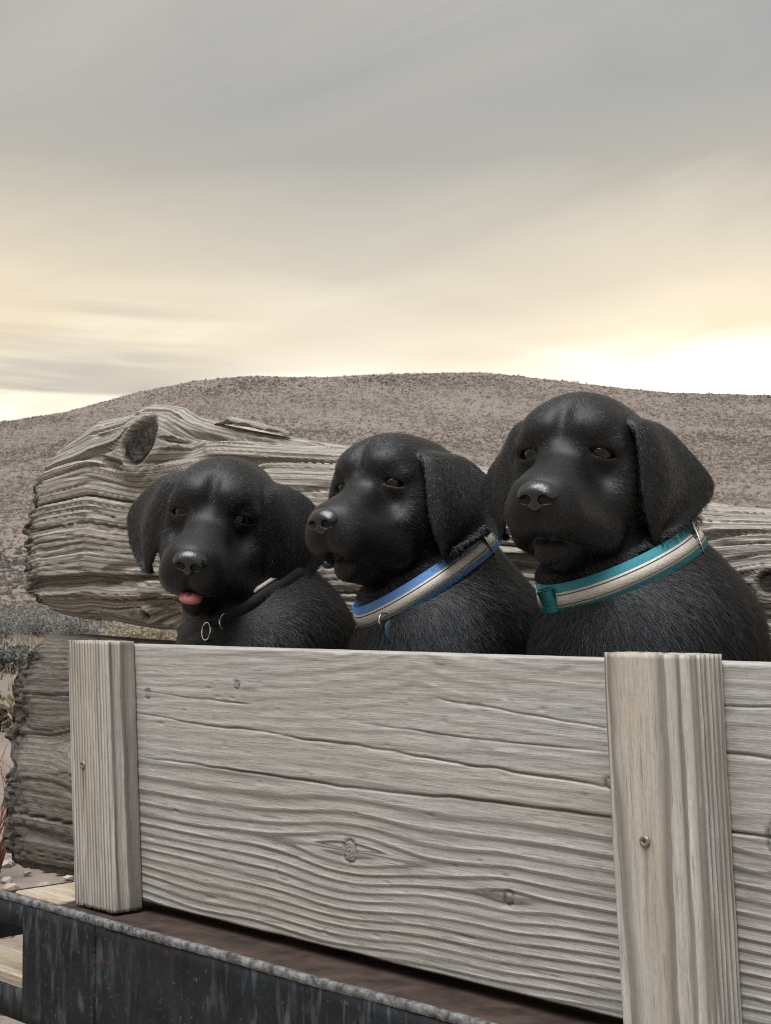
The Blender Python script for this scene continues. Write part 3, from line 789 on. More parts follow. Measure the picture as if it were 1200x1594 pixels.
# uprights that carry both logs from behind
for xq, lq, lab in ((-1.18, 0.62, 'rough upright behind the log ends'), (0.20, 0.44, 'rough upright behind the logs at the near end')):
    o = lumber('rear_upright', lq, 0.09, 0.05, 'z', (xq, LOGY + 0.182, 0.6285 + 0.075), straight(xq), M['logdark'], None, nl=30, nw=30, nt=16, ridge=0.0004)
    tag(o, lab, 'post')

# ------------------------------------------------------------------ brush and stones in the yard behind
def leaf_bush(name, x, y, w_, h_, n, stems, cols, label, group, leaf=0.03, seed=0):
    rg = np.random.default_rng(seed)
    z0 = float(height(np.array([x]), np.array([y]))[0])
    e = empty(name, (x, y, z0)); tag(e, label, 'shrub', group)
    tv = []; tips = []
    for k in range(stems):
        a = rg.uniform(0, 2 * np.pi); l = rg.uniform(0.5, 1.0)
        p = [np.array([0, 0, -0.03]), np.array([0.2 * w_ * math.cos(a), 0.2 * w_ * math.sin(a), h_ * 0.35 * l]), np.array([0.45 * w_ * l * math.cos(a + 0.3), 0.45 * w_ * l * math.sin(a + 0.3), h_ * l])]
        p = np.array(p) + np.array([x, y, z0]); tips.append(p[2]); tips.append(p[1])
        tv.append(tube(p, [0.014, 0.009, 0.003], 5))
    adopt(obj('stems', *join(tv), cols[1], None), e)
    tips = np.array(tips)
    c = tips[rg.integers(0, len(tips), n)] + rg.normal(0, 1, (n, 3)) * np.array([w_ * 0.14, w_ * 0.14, h_ * 0.15])
    c[:, 2] = np.maximum(c[:, 2], z0 + 0.02)
    d = rg.normal(0, 1, (n, 3)); d[:, 2] = np.abs(d[:, 2]) + 0.3; d /= np.linalg.norm(d, axis=1)[:, None]
    s = np.cross(d, rg.normal(0, 1, (n, 3))); s /= np.linalg.norm(s, axis=1)[:, None]
    l = leaf * rg.uniform(0.6, 1.4, (n, 1))
    V = np.stack([c - s * l * 0.18, c + d * l * 0.5 - s * l * 0.25, c + d * l, c + d * l * 0.5 + s * l * 0.25], 1).reshape(-1, 3)
    o = obj('foliage', V, np.arange(n * 4).reshape(-1, 4), cols[0], None, False)
    o['kind'] = 'stuff'
    adopt(o, e)
    return e
sage = simple('sage_leaf', (0.16, 0.165, 0.155), 0.9, 0, (3, (0.27, 0.265, 0.24)), None, 0.1)
twig = simple('grey_twig', (0.17, 0.14, 0.115), 0.9, 0, None, None, 0.1)
redtwig = simple('red_twig', (0.22, 0.06, 0.05), 0.7, 0, (9, (0.17, 0.075, 0.05)), None, 0.2)
straw = simple('straw_leaf', (0.30, 0.25, 0.18), 0.9, 0, (3, (0.38, 0.32, 0.24)), None, 0.1)
def pos(px, depth):
    s = (px - 600) / 2300 * depth
    return CAMX + FWD[0] * depth + RGT[0] * s, CAMY + FWD[1] * depth + RGT[1] * s
near = [(-12, 50, 2.2, 0.95, 0, 'bluish sagebrush at the left edge below the upper log'), (62, 58, 2.6, 1.05, 0, 'bluish sagebrush seen in the gap under the log end'),
        (128, 52, 2.0, 0.75, 0, 'grey sagebrush in the middle of the gap between the logs'), (225, 44, 1.8, 0.50, 1, 'straw coloured bush in the gap left of the first puppy'),
        (6, 27, 0.9, 0.42, 0, 'small grey sagebrush left of the lower log top'), (14, 14, 0.55, 0.26, 1, 'low straw tuft left of the lower log'), (20, 66, 2.6, 1.1, 0, 'dark sagebrush far left above the others')]
for k, (bpx, dep, bw, bh, kind, lab) in enumerate(near):
    X_, Y_ = pos(bpx, dep)
    leaf_bush('sagebrush_bush' if kind == 0 else 'straw_bush', X_, Y_, bw, bh, 4200, 18, ((sage, twig), (straw, twig))[kind], lab, 'bushes in the yard behind the logs', 0.075, 40 + k)
X_, Y_ = pos(-16, 6.2)
z0 = float(height(np.array([X_]), np.array([Y_]))[0])
rg = np.random.default_rng(5); tv = []
for k in range(46):
    a = rg.uniform(0, 2 * np.pi); l = rg.uniform(0.35, 0.95); q = np.array([X_ + rg.normal(0, 0.03), Y_ + rg.normal(0, 0.03), z0 - 0.02])
    p = [q]; dv = np.array([math.cos(a) * 0.32, math.sin(a) * 0.32, 1.0])
    for j in range(5):
        q = q + dv * l / 5 * 0.72; dv = dv + rg.normal(0, 0.13, 3); p.append(q)
        if j > 1 and rg.uniform() < 0.7:
            tv.append(tube(np.array([q, q + (dv + rg.normal(0, 0.5, 3)) * 0.05, q + (dv + rg.normal(0, 0.5, 3)) * 0.11]), [0.0022, 0.0016, 0.0006], 4))
    tv.append(tube(np.array(p), np.linspace(0.005, 0.0012, 6), 5))
tag(obj('red_twig_shrub', *join(tv), redtwig), 'leafless red twig shrub at the left edge beside the lower log', 'shrub')

# loose stones on the ground under and behind the trailer
NS = 2600
sx = RNG.uniform(-5.8, -0.6, NS); sy = RNG.uniform(0.2, 6.0, NS)
keep = np.abs(polar(sx, sy)[1] + 14) < np.abs(RNG.normal(0, 12, NS)) + 3; sx, sy = sx[keep], sy[keep]; NS = len(sx)
ss = RNG.uniform(0.012, 0.045, NS) * (1 + 0.8 * (RNG.uniform(size=NS) > 0.94))
vv = IV[None] * RNG.uniform(0.75, 1.15, (NS, 12, 1)) * ss[:, None, None] * np.array([1, 1, 0.6])
vv = vv + np.stack([sx, sy, height(sx, sy) + ss * 0.2], -1)[:, None, :]
stone = simple('pale_stones', (0.30, 0.235, 0.19), 0.9, 0, (7, (0.46, 0.41, 0.37)), (60, 0.4, 0.004), 0.2)
tag(obj('gravel', vv.reshape(-1, 3), (IF[None] + (np.arange(NS) * 12)[:, None, None]).reshape(-1, 3), stone, None, False), kind='stuff', label='loose pale stones on the ground behind the trailer', cat='gravel')

# dry grass over the yard
NG = 26000
gr_ = np.sqrt(RNG.uniform(2.6 ** 2, 60 ** 2, NG)); ga_ = np.radians(RNG.normal(-11, 9, NG))
gx = CAMX + gr_ * (np.cos(ga_) * FWD[0] + np.sin(ga_) * RGT[0]); gy = CAMY + gr_ * (np.cos(ga_) * FWD[1] + np.sin(ga_) * RGT[1])
keep = (fbm(gx * 0.8, gy * 0.8, 4, 3) > -0.05) & ~((gx > -1.8) & (gy < 0.8)); gx, gy, gr_ = gx[keep], gy[keep], gr_[keep]; NG = len(gx)
gz = height(gx, gy); gl = RNG.uniform(0.04, 0.13, NG) * np.clip(gr_ / 8, 0.7, 2.2); gd = RNG.normal(0, 0.45, (NG, 2)); gw = 0.0035 * np.clip(gr_ / 5, 1, 5)
wv_ = RNG.normal(0, 1, (NG, 2)); wv_ /= np.linalg.norm(wv_, axis=1)[:, None]
bs = np.stack([gx, gy, gz - 0.01], -1); sdv = np.concatenate([wv_ * gw[:, None], np.zeros((NG, 1))], 1)
tp_ = bs + np.concatenate([gd * gl[:, None], gl[:, None]], 1)
vg = np.stack([bs - sdv, bs + sdv, tp_], 1).reshape(-1, 3)
tag(obj('dry_grass', vg, np.arange(NG * 3).reshape(-1, 3), straw, None, False), kind='stuff', label='sparse dry grass on the yard behind the logs', cat='grass')
# ------------------------------------------------------------------ puppies: implicit surface -> one continuous mesh
def smin(a, b, k):
    h = np.clip(0.5 + 0.5 * (b - a) / k, 0, 1)
    return b * (1 - h) + a * h - k * h * (1 - h)
def smax(a, b, k): return -smin(-a, -b, k)
def ell(p, c, r):
    x, y, z = ((p[i] - np.float32(c[i])) / np.float32(r[i]) for i in range(3))
    k0 = np.sqrt(x * x + y * y + z * z) + np.float32(1e-9)
    x, y, z = x / np.float32(r[0]), y / np.float32(r[1]), z / np.float32(r[2])
    return k0 * (k0 - 1) / (np.sqrt(x * x + y * y + z * z) + np.float32(1e-9))
def cone(p, a, b, ra, rb):
    a = [np.float32(q) for q in a]; ab = [np.float32(q) - w_ for q, w_ in zip(b, a)]
    x, y, z = p[0] - a[0], p[1] - a[1], p[2] - a[2]
    t = np.clip((x * ab[0] + y * ab[1] + z * ab[2]) / np.float32(ab[0] ** 2 + ab[1] ** 2 + ab[2] ** 2), 0, 1)
    x = x - t * ab[0]; y = y - t * ab[1]; z = z - t * ab[2]
    return np.sqrt(x * x + y * y + z * z) - (np.float32(ra) + np.float32(rb - ra) * t)
def norm3(x, y, z): return np.sqrt(x * x + y * y + z * z)

def surface_nets(fn, lo, hi, h, block=4):
    """mesh the zero level of fn, evaluating only blocks near the surface"""
    lo = np.asarray(lo, float); n = np.ceil((np.asarray(hi) - lo) / h / block).astype(int) * block
    nb = n // block
    bc = np.stack(np.meshgrid(*[np.arange(k) for k in nb], indexing='ij'), -1).reshape(-1, 3)
    cen = (lo + (bc + 0.5) * block * h).astype(np.float32)
    d = fn(np.ascontiguousarray(cen.T))
    V = np.where(np.repeat(np.repeat(np.repeat(d.reshape(nb), block, 0), block, 1), block, 2) > 0, 1.0, -1.0).astype(np.float32)
    act = np.abs(d) < block * h * 0.87 + 0.004
    off = np.stack(np.meshgrid(*[np.arange(block)] * 3, indexing='ij'), -1).reshape(-1, 3)
    idx = (bc[act][:, None, :] * block + off[None]).reshape(-1, 3)
    vals = np.empty(len(idx), np.float32)
    for s in range(0, len(idx), 100000):
        vals[s:s + 100000] = fn(np.ascontiguousarray((lo + idx[s:s + 100000] * h).astype(np.float32).T))
    V[idx[:, 0], idx[:, 1], idx[:, 2]] = vals
    ins = V < 0
    a = [ins[i:ins.shape[0] - 1 + i, j:ins.shape[1] - 1 + j, k:ins.shape[2] - 1 + k] for i in (0, 1) for j in (0, 1) for k in (0, 1)]
    cnt = sum(q.astype(np.int8) for q in a)
    cells = np.argwhere((cnt > 0) & (cnt < 8))
    cid = np.full([q - 1 for q in V.shape], -1, np.int64); cid[tuple(cells.T)] = np.arange(len(cells))
    acc = np.zeros((len(cells), 3)); num = np.zeros(len(cells))
    corners = [(i, j, k) for i in (0, 1) for j in (0, 1) for k in (0, 1)]
    val = {c: V[cells[:, 0] + c[0], cells[:, 1] + c[1], cells[:, 2] + c[2]] for c in corners}
    for c in corners:
        for ax in range(3):
            if c[ax] == 0:
                c2_ = tuple(1 if q == ax else c[q] for q in range(3))
                va, vb = val[c], val[c2_]
                m_ = (va < 0) != (vb < 0)
                tq = np.where(m_, va / np.where(va == vb, 1, va - vb), 0)
                pt = np.tile(np.array(c, float), (len(cells), 1)); pt[:, ax] += tq
                acc += pt * m_[:, None]; num += m_
    verts = lo + (cells + acc / num[:, None]) * h
    quads = []
    for ax in range(3):
        o1, o2 = (ax + 1) % 3, (ax + 2) % 3
        sl = [slice(1, -1)] * 3; sl[ax] = slice(0, -1)
        sl2 = [slice(1, -1)] * 3; sl2[ax] = slice(1, None)
        A_, B_ = ins[tuple(sl)], ins[tuple(sl2)]
        e = np.argwhere(A_ != B_)
        fl = A_[tuple(e.T)]
        e = e + np.array([0 if q == ax else 1 for q in range(3)])
        def cell(d1, d2):
            c = e.copy(); c[:, o1] -= d1; c[:, o2] -= d2
            return cid[tuple(c.T)]
        q = np.stack([cell(1, 1), cell(0, 1), cell(0, 0), cell(1, 0)], -1)
        q = np.where(fl[:, None], q, q[:, ::-1])
        quads.append(q)
    q = np.concatenate(quads); q = q[(q >= 0).all(1)]
    # one light smoothing pass
    nb_ = np.zeros_like(verts); cn = np.zeros(len(verts))
    for a_, b_ in ((0, 1), (1, 2), (2, 3), (3, 0)):
        np.add.at(nb_, q[:, a_], verts[q[:, b_]]); np.add.at(cn, q[:, a_], 1)
    verts = verts * 0.5 + 0.5 * nb_ / np.maximum(cn, 1)[:, None]
    return verts, q

def bez(P, t):
    """Catmull-like smooth interpolation of control rows P at t in 0..1"""
    P = np.asarray(P, float); k = np.linspace(0, 1, len(P)); t = np.asarray(t)
    m_ = np.gradient(P, k, axis=0)
    i = np.clip(np.searchsorted(k, t, side='right') - 1, 0, len(P) - 2)
    h = k[i + 1] - k[i]; s = ((t - k[i]) / h)[:, None]; h = h[:, None]
    return (2 * s ** 3 - 3 * s ** 2 + 1) * P[i] + (s ** 3 - 2 * s ** 2 + s) * h * m_[i] + (-2 * s ** 3 + 3 * s ** 2) * P[i + 1] + (s ** 3 - s ** 2) * h * m_[i + 1]

def ear_points(side, spec):
    """sample points of the ear flap sheet in head space; spec: front and back edge control points, bulge"""
    tv = np.linspace(0, 1, 64)
    Fr = bez(spec['front'], tv); Bk = bez(spec['back'], tv)
    uu = np.linspace(0, 1, 40)
    n = np.array([0.25, 0.95, 0.25])
    P = Fr[:, None] * (1 - uu[None, :, None]) + Bk[:, None] * uu[None, :, None]
    b_ = spec['bulge'] * np.sin(np.pi * uu)[None, :, None] * np.sin(np.pi * np.clip(tv * 0.9 + 0.08, 0, 1))[:, None, None]
    P = P + b_ * n
    # the leather waves a little and its front edge rolls in
    P = P + n * (0.0045 * np.sin(2 * np.pi * (uu * 1.05 + 0.12))[None, :, None] * np.clip(tv * 1.6, 0, 1)[:, None, None])
    P = P - n * (0.006 * np.exp(-uu / 0.10)[None, :, None] * np.sin(np.pi * np.clip(tv, 0, 1))[:, None, None])
    P[..., 1] *= side
    return P.reshape(-1, 3).astype(np.float32)

EAR = dict(front=[(0.016, 0.044, 0.030), (0.028, 0.058, 0.022), (0.032, 0.066, -0.004), (0.033, 0.068, -0.032), (0.030, 0.069, -0.056), (0.020, 0.070, -0.079)],
           back=[(-0.028, 0.044, 0.030), (-0.037, 0.063, 0.025), (-0.049, 0.082, 0.005), (-0.062, 0.103, -0.028), (-0.032, 0.094, -0.058), (0.010, 0.074, -0.081)], bulge=0.006)

class Sheet:
    """distance to a sampled flap, splatted once into a small grid and read back by interpolation"""
    def __init__(s, pts, h=0.002, reach=7):
        s.h = h; s.lo = pts.min(0) - h * (reach + 2)
        n = np.ceil((pts.max(0) - s.lo) / h).astype(int) + reach + 3
        s.far = h * reach
        g = np.full(n, s.far, np.float32)
        b0 = np.round((pts - s.lo) / h).astype(int)
        k = np.arange(-reach, reach + 1)
        off = np.stack(np.meshgrid(k, k, k, indexing='ij'), -1).reshape(-1, 3)
        off = off[(off ** 2).sum(1) <= reach * reach]
        flat = g.ravel(); st = np.array([n[1] * n[2], n[2], 1])
        for o_ in off:
            q = b0 + o_
            d = np.sqrt((((s.lo + q * h) - pts) ** 2).sum(1)).astype(np.float32)
            np.minimum.at(flat, q @ st, d)
        s.g = flat.reshape(n); s.n = n
    def __call__(s, p):
        d = np.full(p.shape[1], s.far, np.float32)
        f = (p - s.lo.astype(np.float32)[:, None]) / np.float32(s.h)
        m_ = np.where(((f > 0) & (f < (s.n - 1.001)[:, None])).all(0))[0]
        f = f[:, m_]; i = f.astype(int); w_ = f - i; r = 0
        for a in (0, 1):
            for b in (0, 1):
                for c in (0, 1):
                    r = r + s.g[i[0] + a, i[1] + b, i[2] + c] * (w_[0] if a else 1 - w_[0]) * (w_[1] if b else 1 - w_[1]) * (w_[2] if c else 1 - w_[2])
        d[m_] = r
        return d
def near_d(p, sheet, r): return sheet(p) - r

EYE_C = np.array([0.0430, 0.0300, -0.004]); EYE_R = 0.0125
EYE_D = np.array([0.88, 0.46, 0.05]); EYE_D = EYE_D / np.linalg.norm(EYE_D)
NZ = -0.0085                                                  # nose and lips hang this much below the first sketch

def head_sdf(p, S):
    q = p.copy(); q[1] = np.abs(p[1])                         # mirrored copy
    d = ell(p, (-0.020, 0, 0.000), (0.074, 0.058, 0.054))
    d = smin(d, ell(p, (0.018, 0, 0.008), (0.046, 0.049, 0.043)), 0.02)
    d = smin(d, ell(q, (0.042, 0.020, 0.0180), (0.017, 0.019, 0.0140)), 0.022)
    d = smin(d, ell(q, (0.010, 0.030, -0.040), (0.047, 0.033, 0.047)), 0.025)
    d = smin(d, cone(p, (0.046, 0, -0.020), (0.111, 0, -0.036 + NZ), 0.025, 0.0195), 0.016)
    d = smin(d, cone(q, (0.048, 0.0140, -0.0205), (0.107, 0.0125, -0.0325 + NZ), 0.0165, 0.0125), 0.008)     # squared-off bridge
    d = smin(d, cone(q, (0.045, 0.012, -0.050), (0.100, 0.011, -0.047 + NZ), 0.0355, 0.0250), 0.014)
    jd = S.get('jaw', 0.0)
    jaw = cone(p, (0.087, 0, -0.0835 + NZ - jd), (0.012, 0, -0.080), 0.0145, 0.034)
    jaw = smin(jaw, cone(p, (0.0, 0, -0.058), (-0.05, 0, -0.07), 0.044, 0.05), 0.03)
    d = smin(d, jaw, 0.002)
    fl = cone(q, (0.104, 0.0160, -0.0535 + NZ), (0.046, 0.0310, -0.0665 + NZ), 0.0175, 0.0200)
    d = smin(d, fl, 0.010)
    # philtrum, forehead furrow
    d = smax(d, -cone(p, (0.130, 0, -0.050 + NZ), (0.117, 0, -0.076 + NZ), 0.0022, 0.0036), 0.004)
    d = smax(d, -cone(p, (0.070, 0, 0.014), (0.056, 0, 0.040), 0.002, 0.0005), 0.014)
    # lip line
    d = smax(d, -cone(q, (0.108, 0.005, -0.0690 + NZ), (0.050, 0.044, -0.0885 + NZ), 0.0030, 0.0018), 0.004)
    # eye sockets and lids
    ex, ey, ez = (q[i] - np.float32(EYE_C[i]) for i in range(3))
    el_ = norm3(ex, ey, ez)
    so_ = EYE_C + EYE_D * 0.0185
    d = smax(d, -(norm3(*(q[i] - np.float32(so_[i]) for i in range(3))) - 0.0105), 0.014)
    # hollow below the eye, between muzzle and cheek
    d = smax(d, -ell(q, (0.070, 0.0400, -0.0240), (0.020, 0.012, 0.013)), 0.016)
    d = smin(d, el_ - (EYE_R + 0.0022), 0.006)
    d = smin(d, cone(q, (0.0560, 0.0160, 0.0185), (0.0450, 0.0430, 0.0040), 0.0050, 0.0046), 0.011)     # brow fold over the eye
    side = np.array([-EYE_D[1], EYE_D[0], 0]); side /= np.linalg.norm(side)
    upv = np.cross(EYE_D, side); upv = upv if upv[2] > 0 else -upv
    dot = lambda v: ex * np.float32(v[0]) + ey * np.float32(v[1]) + ez * np.float32(v[2])
    a_ = dot(side); b_ = dot(upv); c_ = dot(EYE_D)
    op = np.maximum(np.abs(b_ + 0.0006 + a_ * 0.22) - S.get('lid', 0.0046) * (1 - (a_ / 0.0128) ** 2), -(c_ - 0.003))
    op = np.maximum(op, el_ - 0.020)
    return smax(d, -op, 0.0015)

def body_sdf(p, S):
    q = p.copy(); q[1] = np.abs(p[1])
    d = ell(p, (-0.015, 0, 0.235), (0.088, 0.084, 0.125))
    d = smin(d, ell(q, (-0.020, 0.060, 0.235), (0.062, 0.040, 0.090)), 0.03)
    d = smin(d, cone(p, (-0.075, 0, 0.275), (-0.150, 0, 0.120), 0.083, 0.098), 0.04)
    d = smin(d, ell(q, (-0.115, 0.080, 0.075), (0.085, 0.048, 0.072)), 0.03)
    d = smin(d, cone(q, (-0.06, 0.105, 0.020), (0.000, 0.110, 0.018), 0.019, 0.021), 0.02)
    leg = smin(cone(q, (0.010, 0.052, 0.200), (0.024, 0.052, 0.105), 0.040, 0.027), cone(q, (0.024, 0.052, 0.105), (0.030, 0.052, 0.028), 0.026, 0.023), 0.012)
    leg = smin(leg, ell(q, (0.042, 0.053, 0.019), (0.036, 0.026, 0.020)), 0.012)
    d = smin(d, leg, 0.02)
    d = smin(d, cone(p, (-0.19, 0.03, 0.04), (-0.19, 0.17, 0.026), 0.024, 0.016), 0.02)
    d = smin(d, cone(p, (-0.19, 0.17, 0.026), (-0.13, 0.26, 0.018), 0.016, 0.007), 0.008)
    return d

def rot_from(f, roll):
    """head axes from a forward direction and a roll about it; columns x(forward) y(left) z(up)"""
    f = np.array(f, float); f /= np.linalg.norm(f)
    l = np.cross([0, 0, 1.0], f); l /= np.linalg.norm(l)
    u_ = np.cross(f, l)
    c, s = math.cos(roll), math.sin(roll)
    return np.stack([f, c * l + s * u_, c * u_ - s * l], 1)

furbase, t, b = mat('black_coat')
co = t.node('ShaderNodeTexCoord').outputs['Object']
t.put(b.inputs['Base Color'], t.mix(t.noise(co, 90, 4), (0.003, 0.003, 0.0035), (0.006, 0.006, 0.0066)))
b.inputs['Roughness'].default_value = 0.5
b.inputs['Specular IOR Level'].default_value = 0.4
b.inputs['Sheen Weight'].default_value = 0.0
b.inputs['Sheen Roughness'].default_value = 0.4
b.inputs['Sheen Tint'].default_value = (0.75, 0.85, 1.0, 1)
M['coat'] = furbase
hm = bpy.data.materials.new('black_hair'); hm.use_nodes = True
t = NT(hm.node_tree); t.n.clear()
hb = t.node('ShaderNodeBsdfPrincipled')
hi_ = t.node('ShaderNodeHairInfo')
t.put(hb.inputs['Base Color'], t.mix(hi_.outputs['Random'], (0.0015, 0.0015, 0.0018), (0.005, 0.005, 0.0056)))
hb.inputs['Roughness'].default_value = 0.44
hb.inputs['IOR'].default_value = 1.55
sna = t.node('ShaderNodeAttribute', attribute_name='sn').outputs['Vector']
t.put(hb.inputs['Normal'], t.vmath('NORMALIZE', t.vmath('ADD', t.vmath('SCALE', t.node('ShaderNodeNewGeometry').outputs['Normal'], 0.35), t.vmath('SCALE', sna, 0.65))))
t.put(hb.inputs['Specular IOR Level'], t.math('MULTIPLY', t.node('ShaderNodeAttribute', attribute_name='gl').outputs['Fac'], 0.72))
hb.inputs['Specular Tint'].default_value = (0.85, 0.92, 1.0, 1)
ht_ = t.node('ShaderNodeBsdfHair', component='Transmission')
ht_.inputs['Color'].default_value = (0.060, 0.042, 0.026, 1); ht_.inputs['RoughnessU'].default_value = 0.18; ht_.inputs['RoughnessV'].default_value = 0.6
ad_ = t.node('ShaderNodeAddShader'); t.l.new(hb.outputs[0], ad_.inputs[0]); t.l.new(ht_.outputs[0], ad_.inputs[1])
ho = t.node('ShaderNodeOutputMaterial'); t.l.new(ad_.outputs[0], ho.inputs[0])
M['hair'] = hm
M['nose'] = simple('wet_black_nose', (0.006, 0.006, 0.007), 0.24, 0, None, (520, 0.4, 0.0010), 0.9)
em, t, b = mat('dark_brown_eye')
ir = t.node('ShaderNodeAttribute', attribute_name='iris').outputs['Fac']
t.put(b.inputs['Base Color'], t.ramp(ir, [(0.0, (0.002, 0.002, 0.002)), (0.26, (0.003, 0.002, 0.002)), (0.32, (0.022, 0.011, 0.006)), (0.52, (0.012, 0.007, 0.004)), (0.6, (0.008, 0.006, 0.006)), (1.0, (0.02, 0.016, 0.015))]))
b.inputs['Roughness'].default_value = 0.01
b.inputs['Specular IOR Level'].default_value = 0.5
M['eye'] = em
M['tongue'] = simple('pink_tongue', (0.62, 0.21, 0.22), 0.42, 0, (300, (0.55, 0.17, 0.19)), (400, 0.3, 0.001))
scn.cycles_curves.shape = 'RIBBONS'

def make_puppy(S):
    yaw_b = S['body_yaw']; base = np.array(S['base'], float)
    Rb = rot_from((math.cos(yaw_b), math.sin(yaw_b), 0), 0)
    hc = np.array(S['head'], float); Rh = rot_from(S['gaze'], S['roll'])
    k = S.get('scale', 1.0); kb = S.get('body_scale', 1.0)
    ears = {sd: Sheet(ear_points(sd, S['ears'][i])) for i, sd in enumerate((1, -1))}
    nk0 = hc + Rh @ (np.array([-0.045, 0, -0.030]) * k)           # neck root inside the skull
    nk1 = base + Rb @ (np.array(S.get('neck_base', (-0.055, 0, 0.285))) * kb)
    nk2 = base + Rb @ (np.array([-0.012, 0, 0.265]) * kb)
    Rh32, Rb32 = (Rh.T / k).astype(np.float32), (Rb.T / kb).astype(np.float32)
    nr = S.get('neck_r', (0.056, 0.080)); nk0b = nk0 + Rh @ np.array([0.02, 0, -0.03])
    def fn(p):
        ph = Rh32 @ (p - hc.astype(np.float32)[:, None]); pb = Rb32 @ (p - base.astype(np.float32)[:, None])
        rh = norm3(*ph)
        d = np.maximum(rh - 0.155, 0.03) * k
        m_ = np.where(rh < 0.185)[0]
        if len(m_):
            pm = np.ascontiguousarray(ph[:, m_]); d[m_] = head_sdf(pm, S) * k
        nd = cone(p, nk0, nk1, nr[0], nr[1])
        nd = smin(nd, cone(p, nk0b, nk2, nr[0] * 0.78, 0.070), 0.03)
        d2 = smin(body_sdf(pb, S) * kb, nd, 0.045)
        d = smin(d, d2, 0.022)
        if len(m_):
            dm = d[m_]
            for sd in (1, -1):
                dm = smin(dm, near_d(pm, ears[sd], 0.0023) * k, 0.0055)
            d[m_] = dm
        return d
    lo = np.minimum(base + [-0.24, -0.24, 0], base + [-0.24, -0.24, 0]); hi = base + np.array([0.24, 0.24, 0.0])
    lo = np.minimum(lo, hc - 0.15); hi = np.maximum(hi, hc + 0.15)
    lo[2] = base[2] - 0.012; hi[2] = hc[2] + 0.10
    ext = base + Rb @ np.array([-0.28, 0, 0]); lo = np.minimum(lo, np.append(np.minimum(ext, base)[:2] - 0.16, lo[2])); hi = np.maximum(hi, np.append(np.maximum(ext, base)[:2] + 0.28, hi[2]))
    V, F = surface_nets(fn, lo, hi, 0.0023)
    root = empty('puppy', tuple(base)); tag(root, S['label'], 'puppy', None)
    bodyo = adopt(obj('body', V, F, M['coat'], None, True), root)
    me = bodyo.data
    # ---- nose
    def nose(p):
        p = p - np.array([0.001, 0, NZ], np.float32)[:, None]
        q = p.copy(); q[1] = np.abs(q[1])
        d = ell(p, (0.1195, 0, -0.0335), (0.0155, 0.0200, 0.0130))
        d = smin(d, ell(q, (0.1205, 0.0110, -0.0385), (0.0135, 0.0095, 0.0085)), 0.006)
        d = smin(d, ell(p, (0.1225, 0, -0.0450), (0.0105, 0.0075, 0.0080)), 0.006)
        d = smax(d, -ell(q, (0.1345, 0.0090, -0.0405), (0.0100, 0.0058, 0.0046)), 0.002)
        d = smax(d, -cone(q, (0.1330, 0.0110, -0.0415), (0.124, 0.0205, -0.0410), 0.0032, 0.0014), 0.002)
        d = smax(d, -cone(p, (0.1365, 0, -0.036), (0.1335, 0, -0.056), 0.0009, 0.0014), 0.0025)
        return d
    nv, nf = surface_nets(nose, (0.10, -0.026, -0.072), (0.142, 0.026, -0.024), 0.0009)
    nv = (nv - np.array([0.118, 0, -0.040 + NZ])) * np.array([0.96, 0.90, 0.90]) + np.array([0.118, 0, -0.040 + NZ])
    adopt(obj('nose', hc + (nv * k) @ Rh.T, nf, M['nose'], None), root)
    # ---- eyes
    for sd in (1, -1):
        c = EYE_C * np.array([1, sd, 1])
        th = np.linspace(0, np.pi, 28); fi = np.linspace(0, 2 * np.pi, 40, endpoint=False)
        T_, P_ = np.meshgrid(th, fi, indexing='ij')
        ev = np.stack([np.sin(T_) * np.cos(P_), np.sin(T_) * np.sin(P_), np.cos(T_)], -1).reshape(-1, 3) * EYE_R + c
        ed = (ev - c) / EYE_R; gd = np.array([0.97, 0.24 * sd, 0.0]); gd /= np.linalg.norm(gd)
        ang_ = np.arccos(np.clip(ed @ gd, -1, 1))
        ev = ev + ed * (0.0010 * np.exp(-(ang_ / 0.55) ** 2))[:, None]          # cornea
        adopt(obj('eye', hc + (ev * k) @ Rh.T, grid_faces(28, 40, True)[:, ::-1], M['eye'], None, True, {'iris': ang_ / 1.3}), root)
    if S.get('tongue'):
        def tong(p):
            p = p - np.array([0, 0, NZ], np.float32)[:, None]
            d = ell(p, (0.094, 0.0, -0.0745), (0.022, 0.0125, 0.0042))
            d = smin(d, ell(p, (0.108, 0.0, -0.0785), (0.010, 0.0115, 0.0050)), 0.006)
            return smax(d, -cone(p, (0.09, 0, -0.068), (0.122, 0, -0.0735), 0.0012, 0.0012), 0.003)
        tv_, tf_ = surface_nets(tong, (0.065, -0.02, -0.102), (0.125, 0.02, -0.068), 0.0011)
        adopt(obj('tongue', hc + (tv_ * k) @ Rh.T, tf_, M['tongue'], None), root)
    # ---- fur: combed curves rooted on the coat
    n_h = S.get('hairs', 190000)
    me.calc_loop_triangles()
    nt_ = len(me.loop_triangles); tri = np.empty(nt_ * 3, np.int32); me.loop_triangles.foreach_get('vertices', tri); tri = tri.reshape(-1, 3)
    vn_ = np.empty(len(V) * 3, np.float32); me.vertices.foreach_get('normal', vn_); vn_ = vn_.reshape(-1, 3)
    Vw = np.asarray(V)
    P0, P1, P2 = Vw[tri[:, 0]], Vw[tri[:, 1]], Vw[tri[:, 2]]
    area = np.linalg.norm(np.cross(P1 - P0, P2 - P0), axis=1)
    cz = (P0[:, 2] + P1[:, 2] + P2[:, 2]) / 3
    wgt = area * np.clip((cz - (base[2] + 0.20)) / 0.06, 0.06, 1)
    cen = (P0 + P1 + P2) / 3
    hl = (cen - hc) @ Rh / k
    cenr = np.linalg.norm(hl * [1, 1, 1], axis=1)
    wgt = wgt * np.where(hl[:, 0] > -0.08, 1.6, 1.0) * np.where(cenr < 0.19, 1.0, 0.8)
    rg = np.random.default_rng(S['seed'])
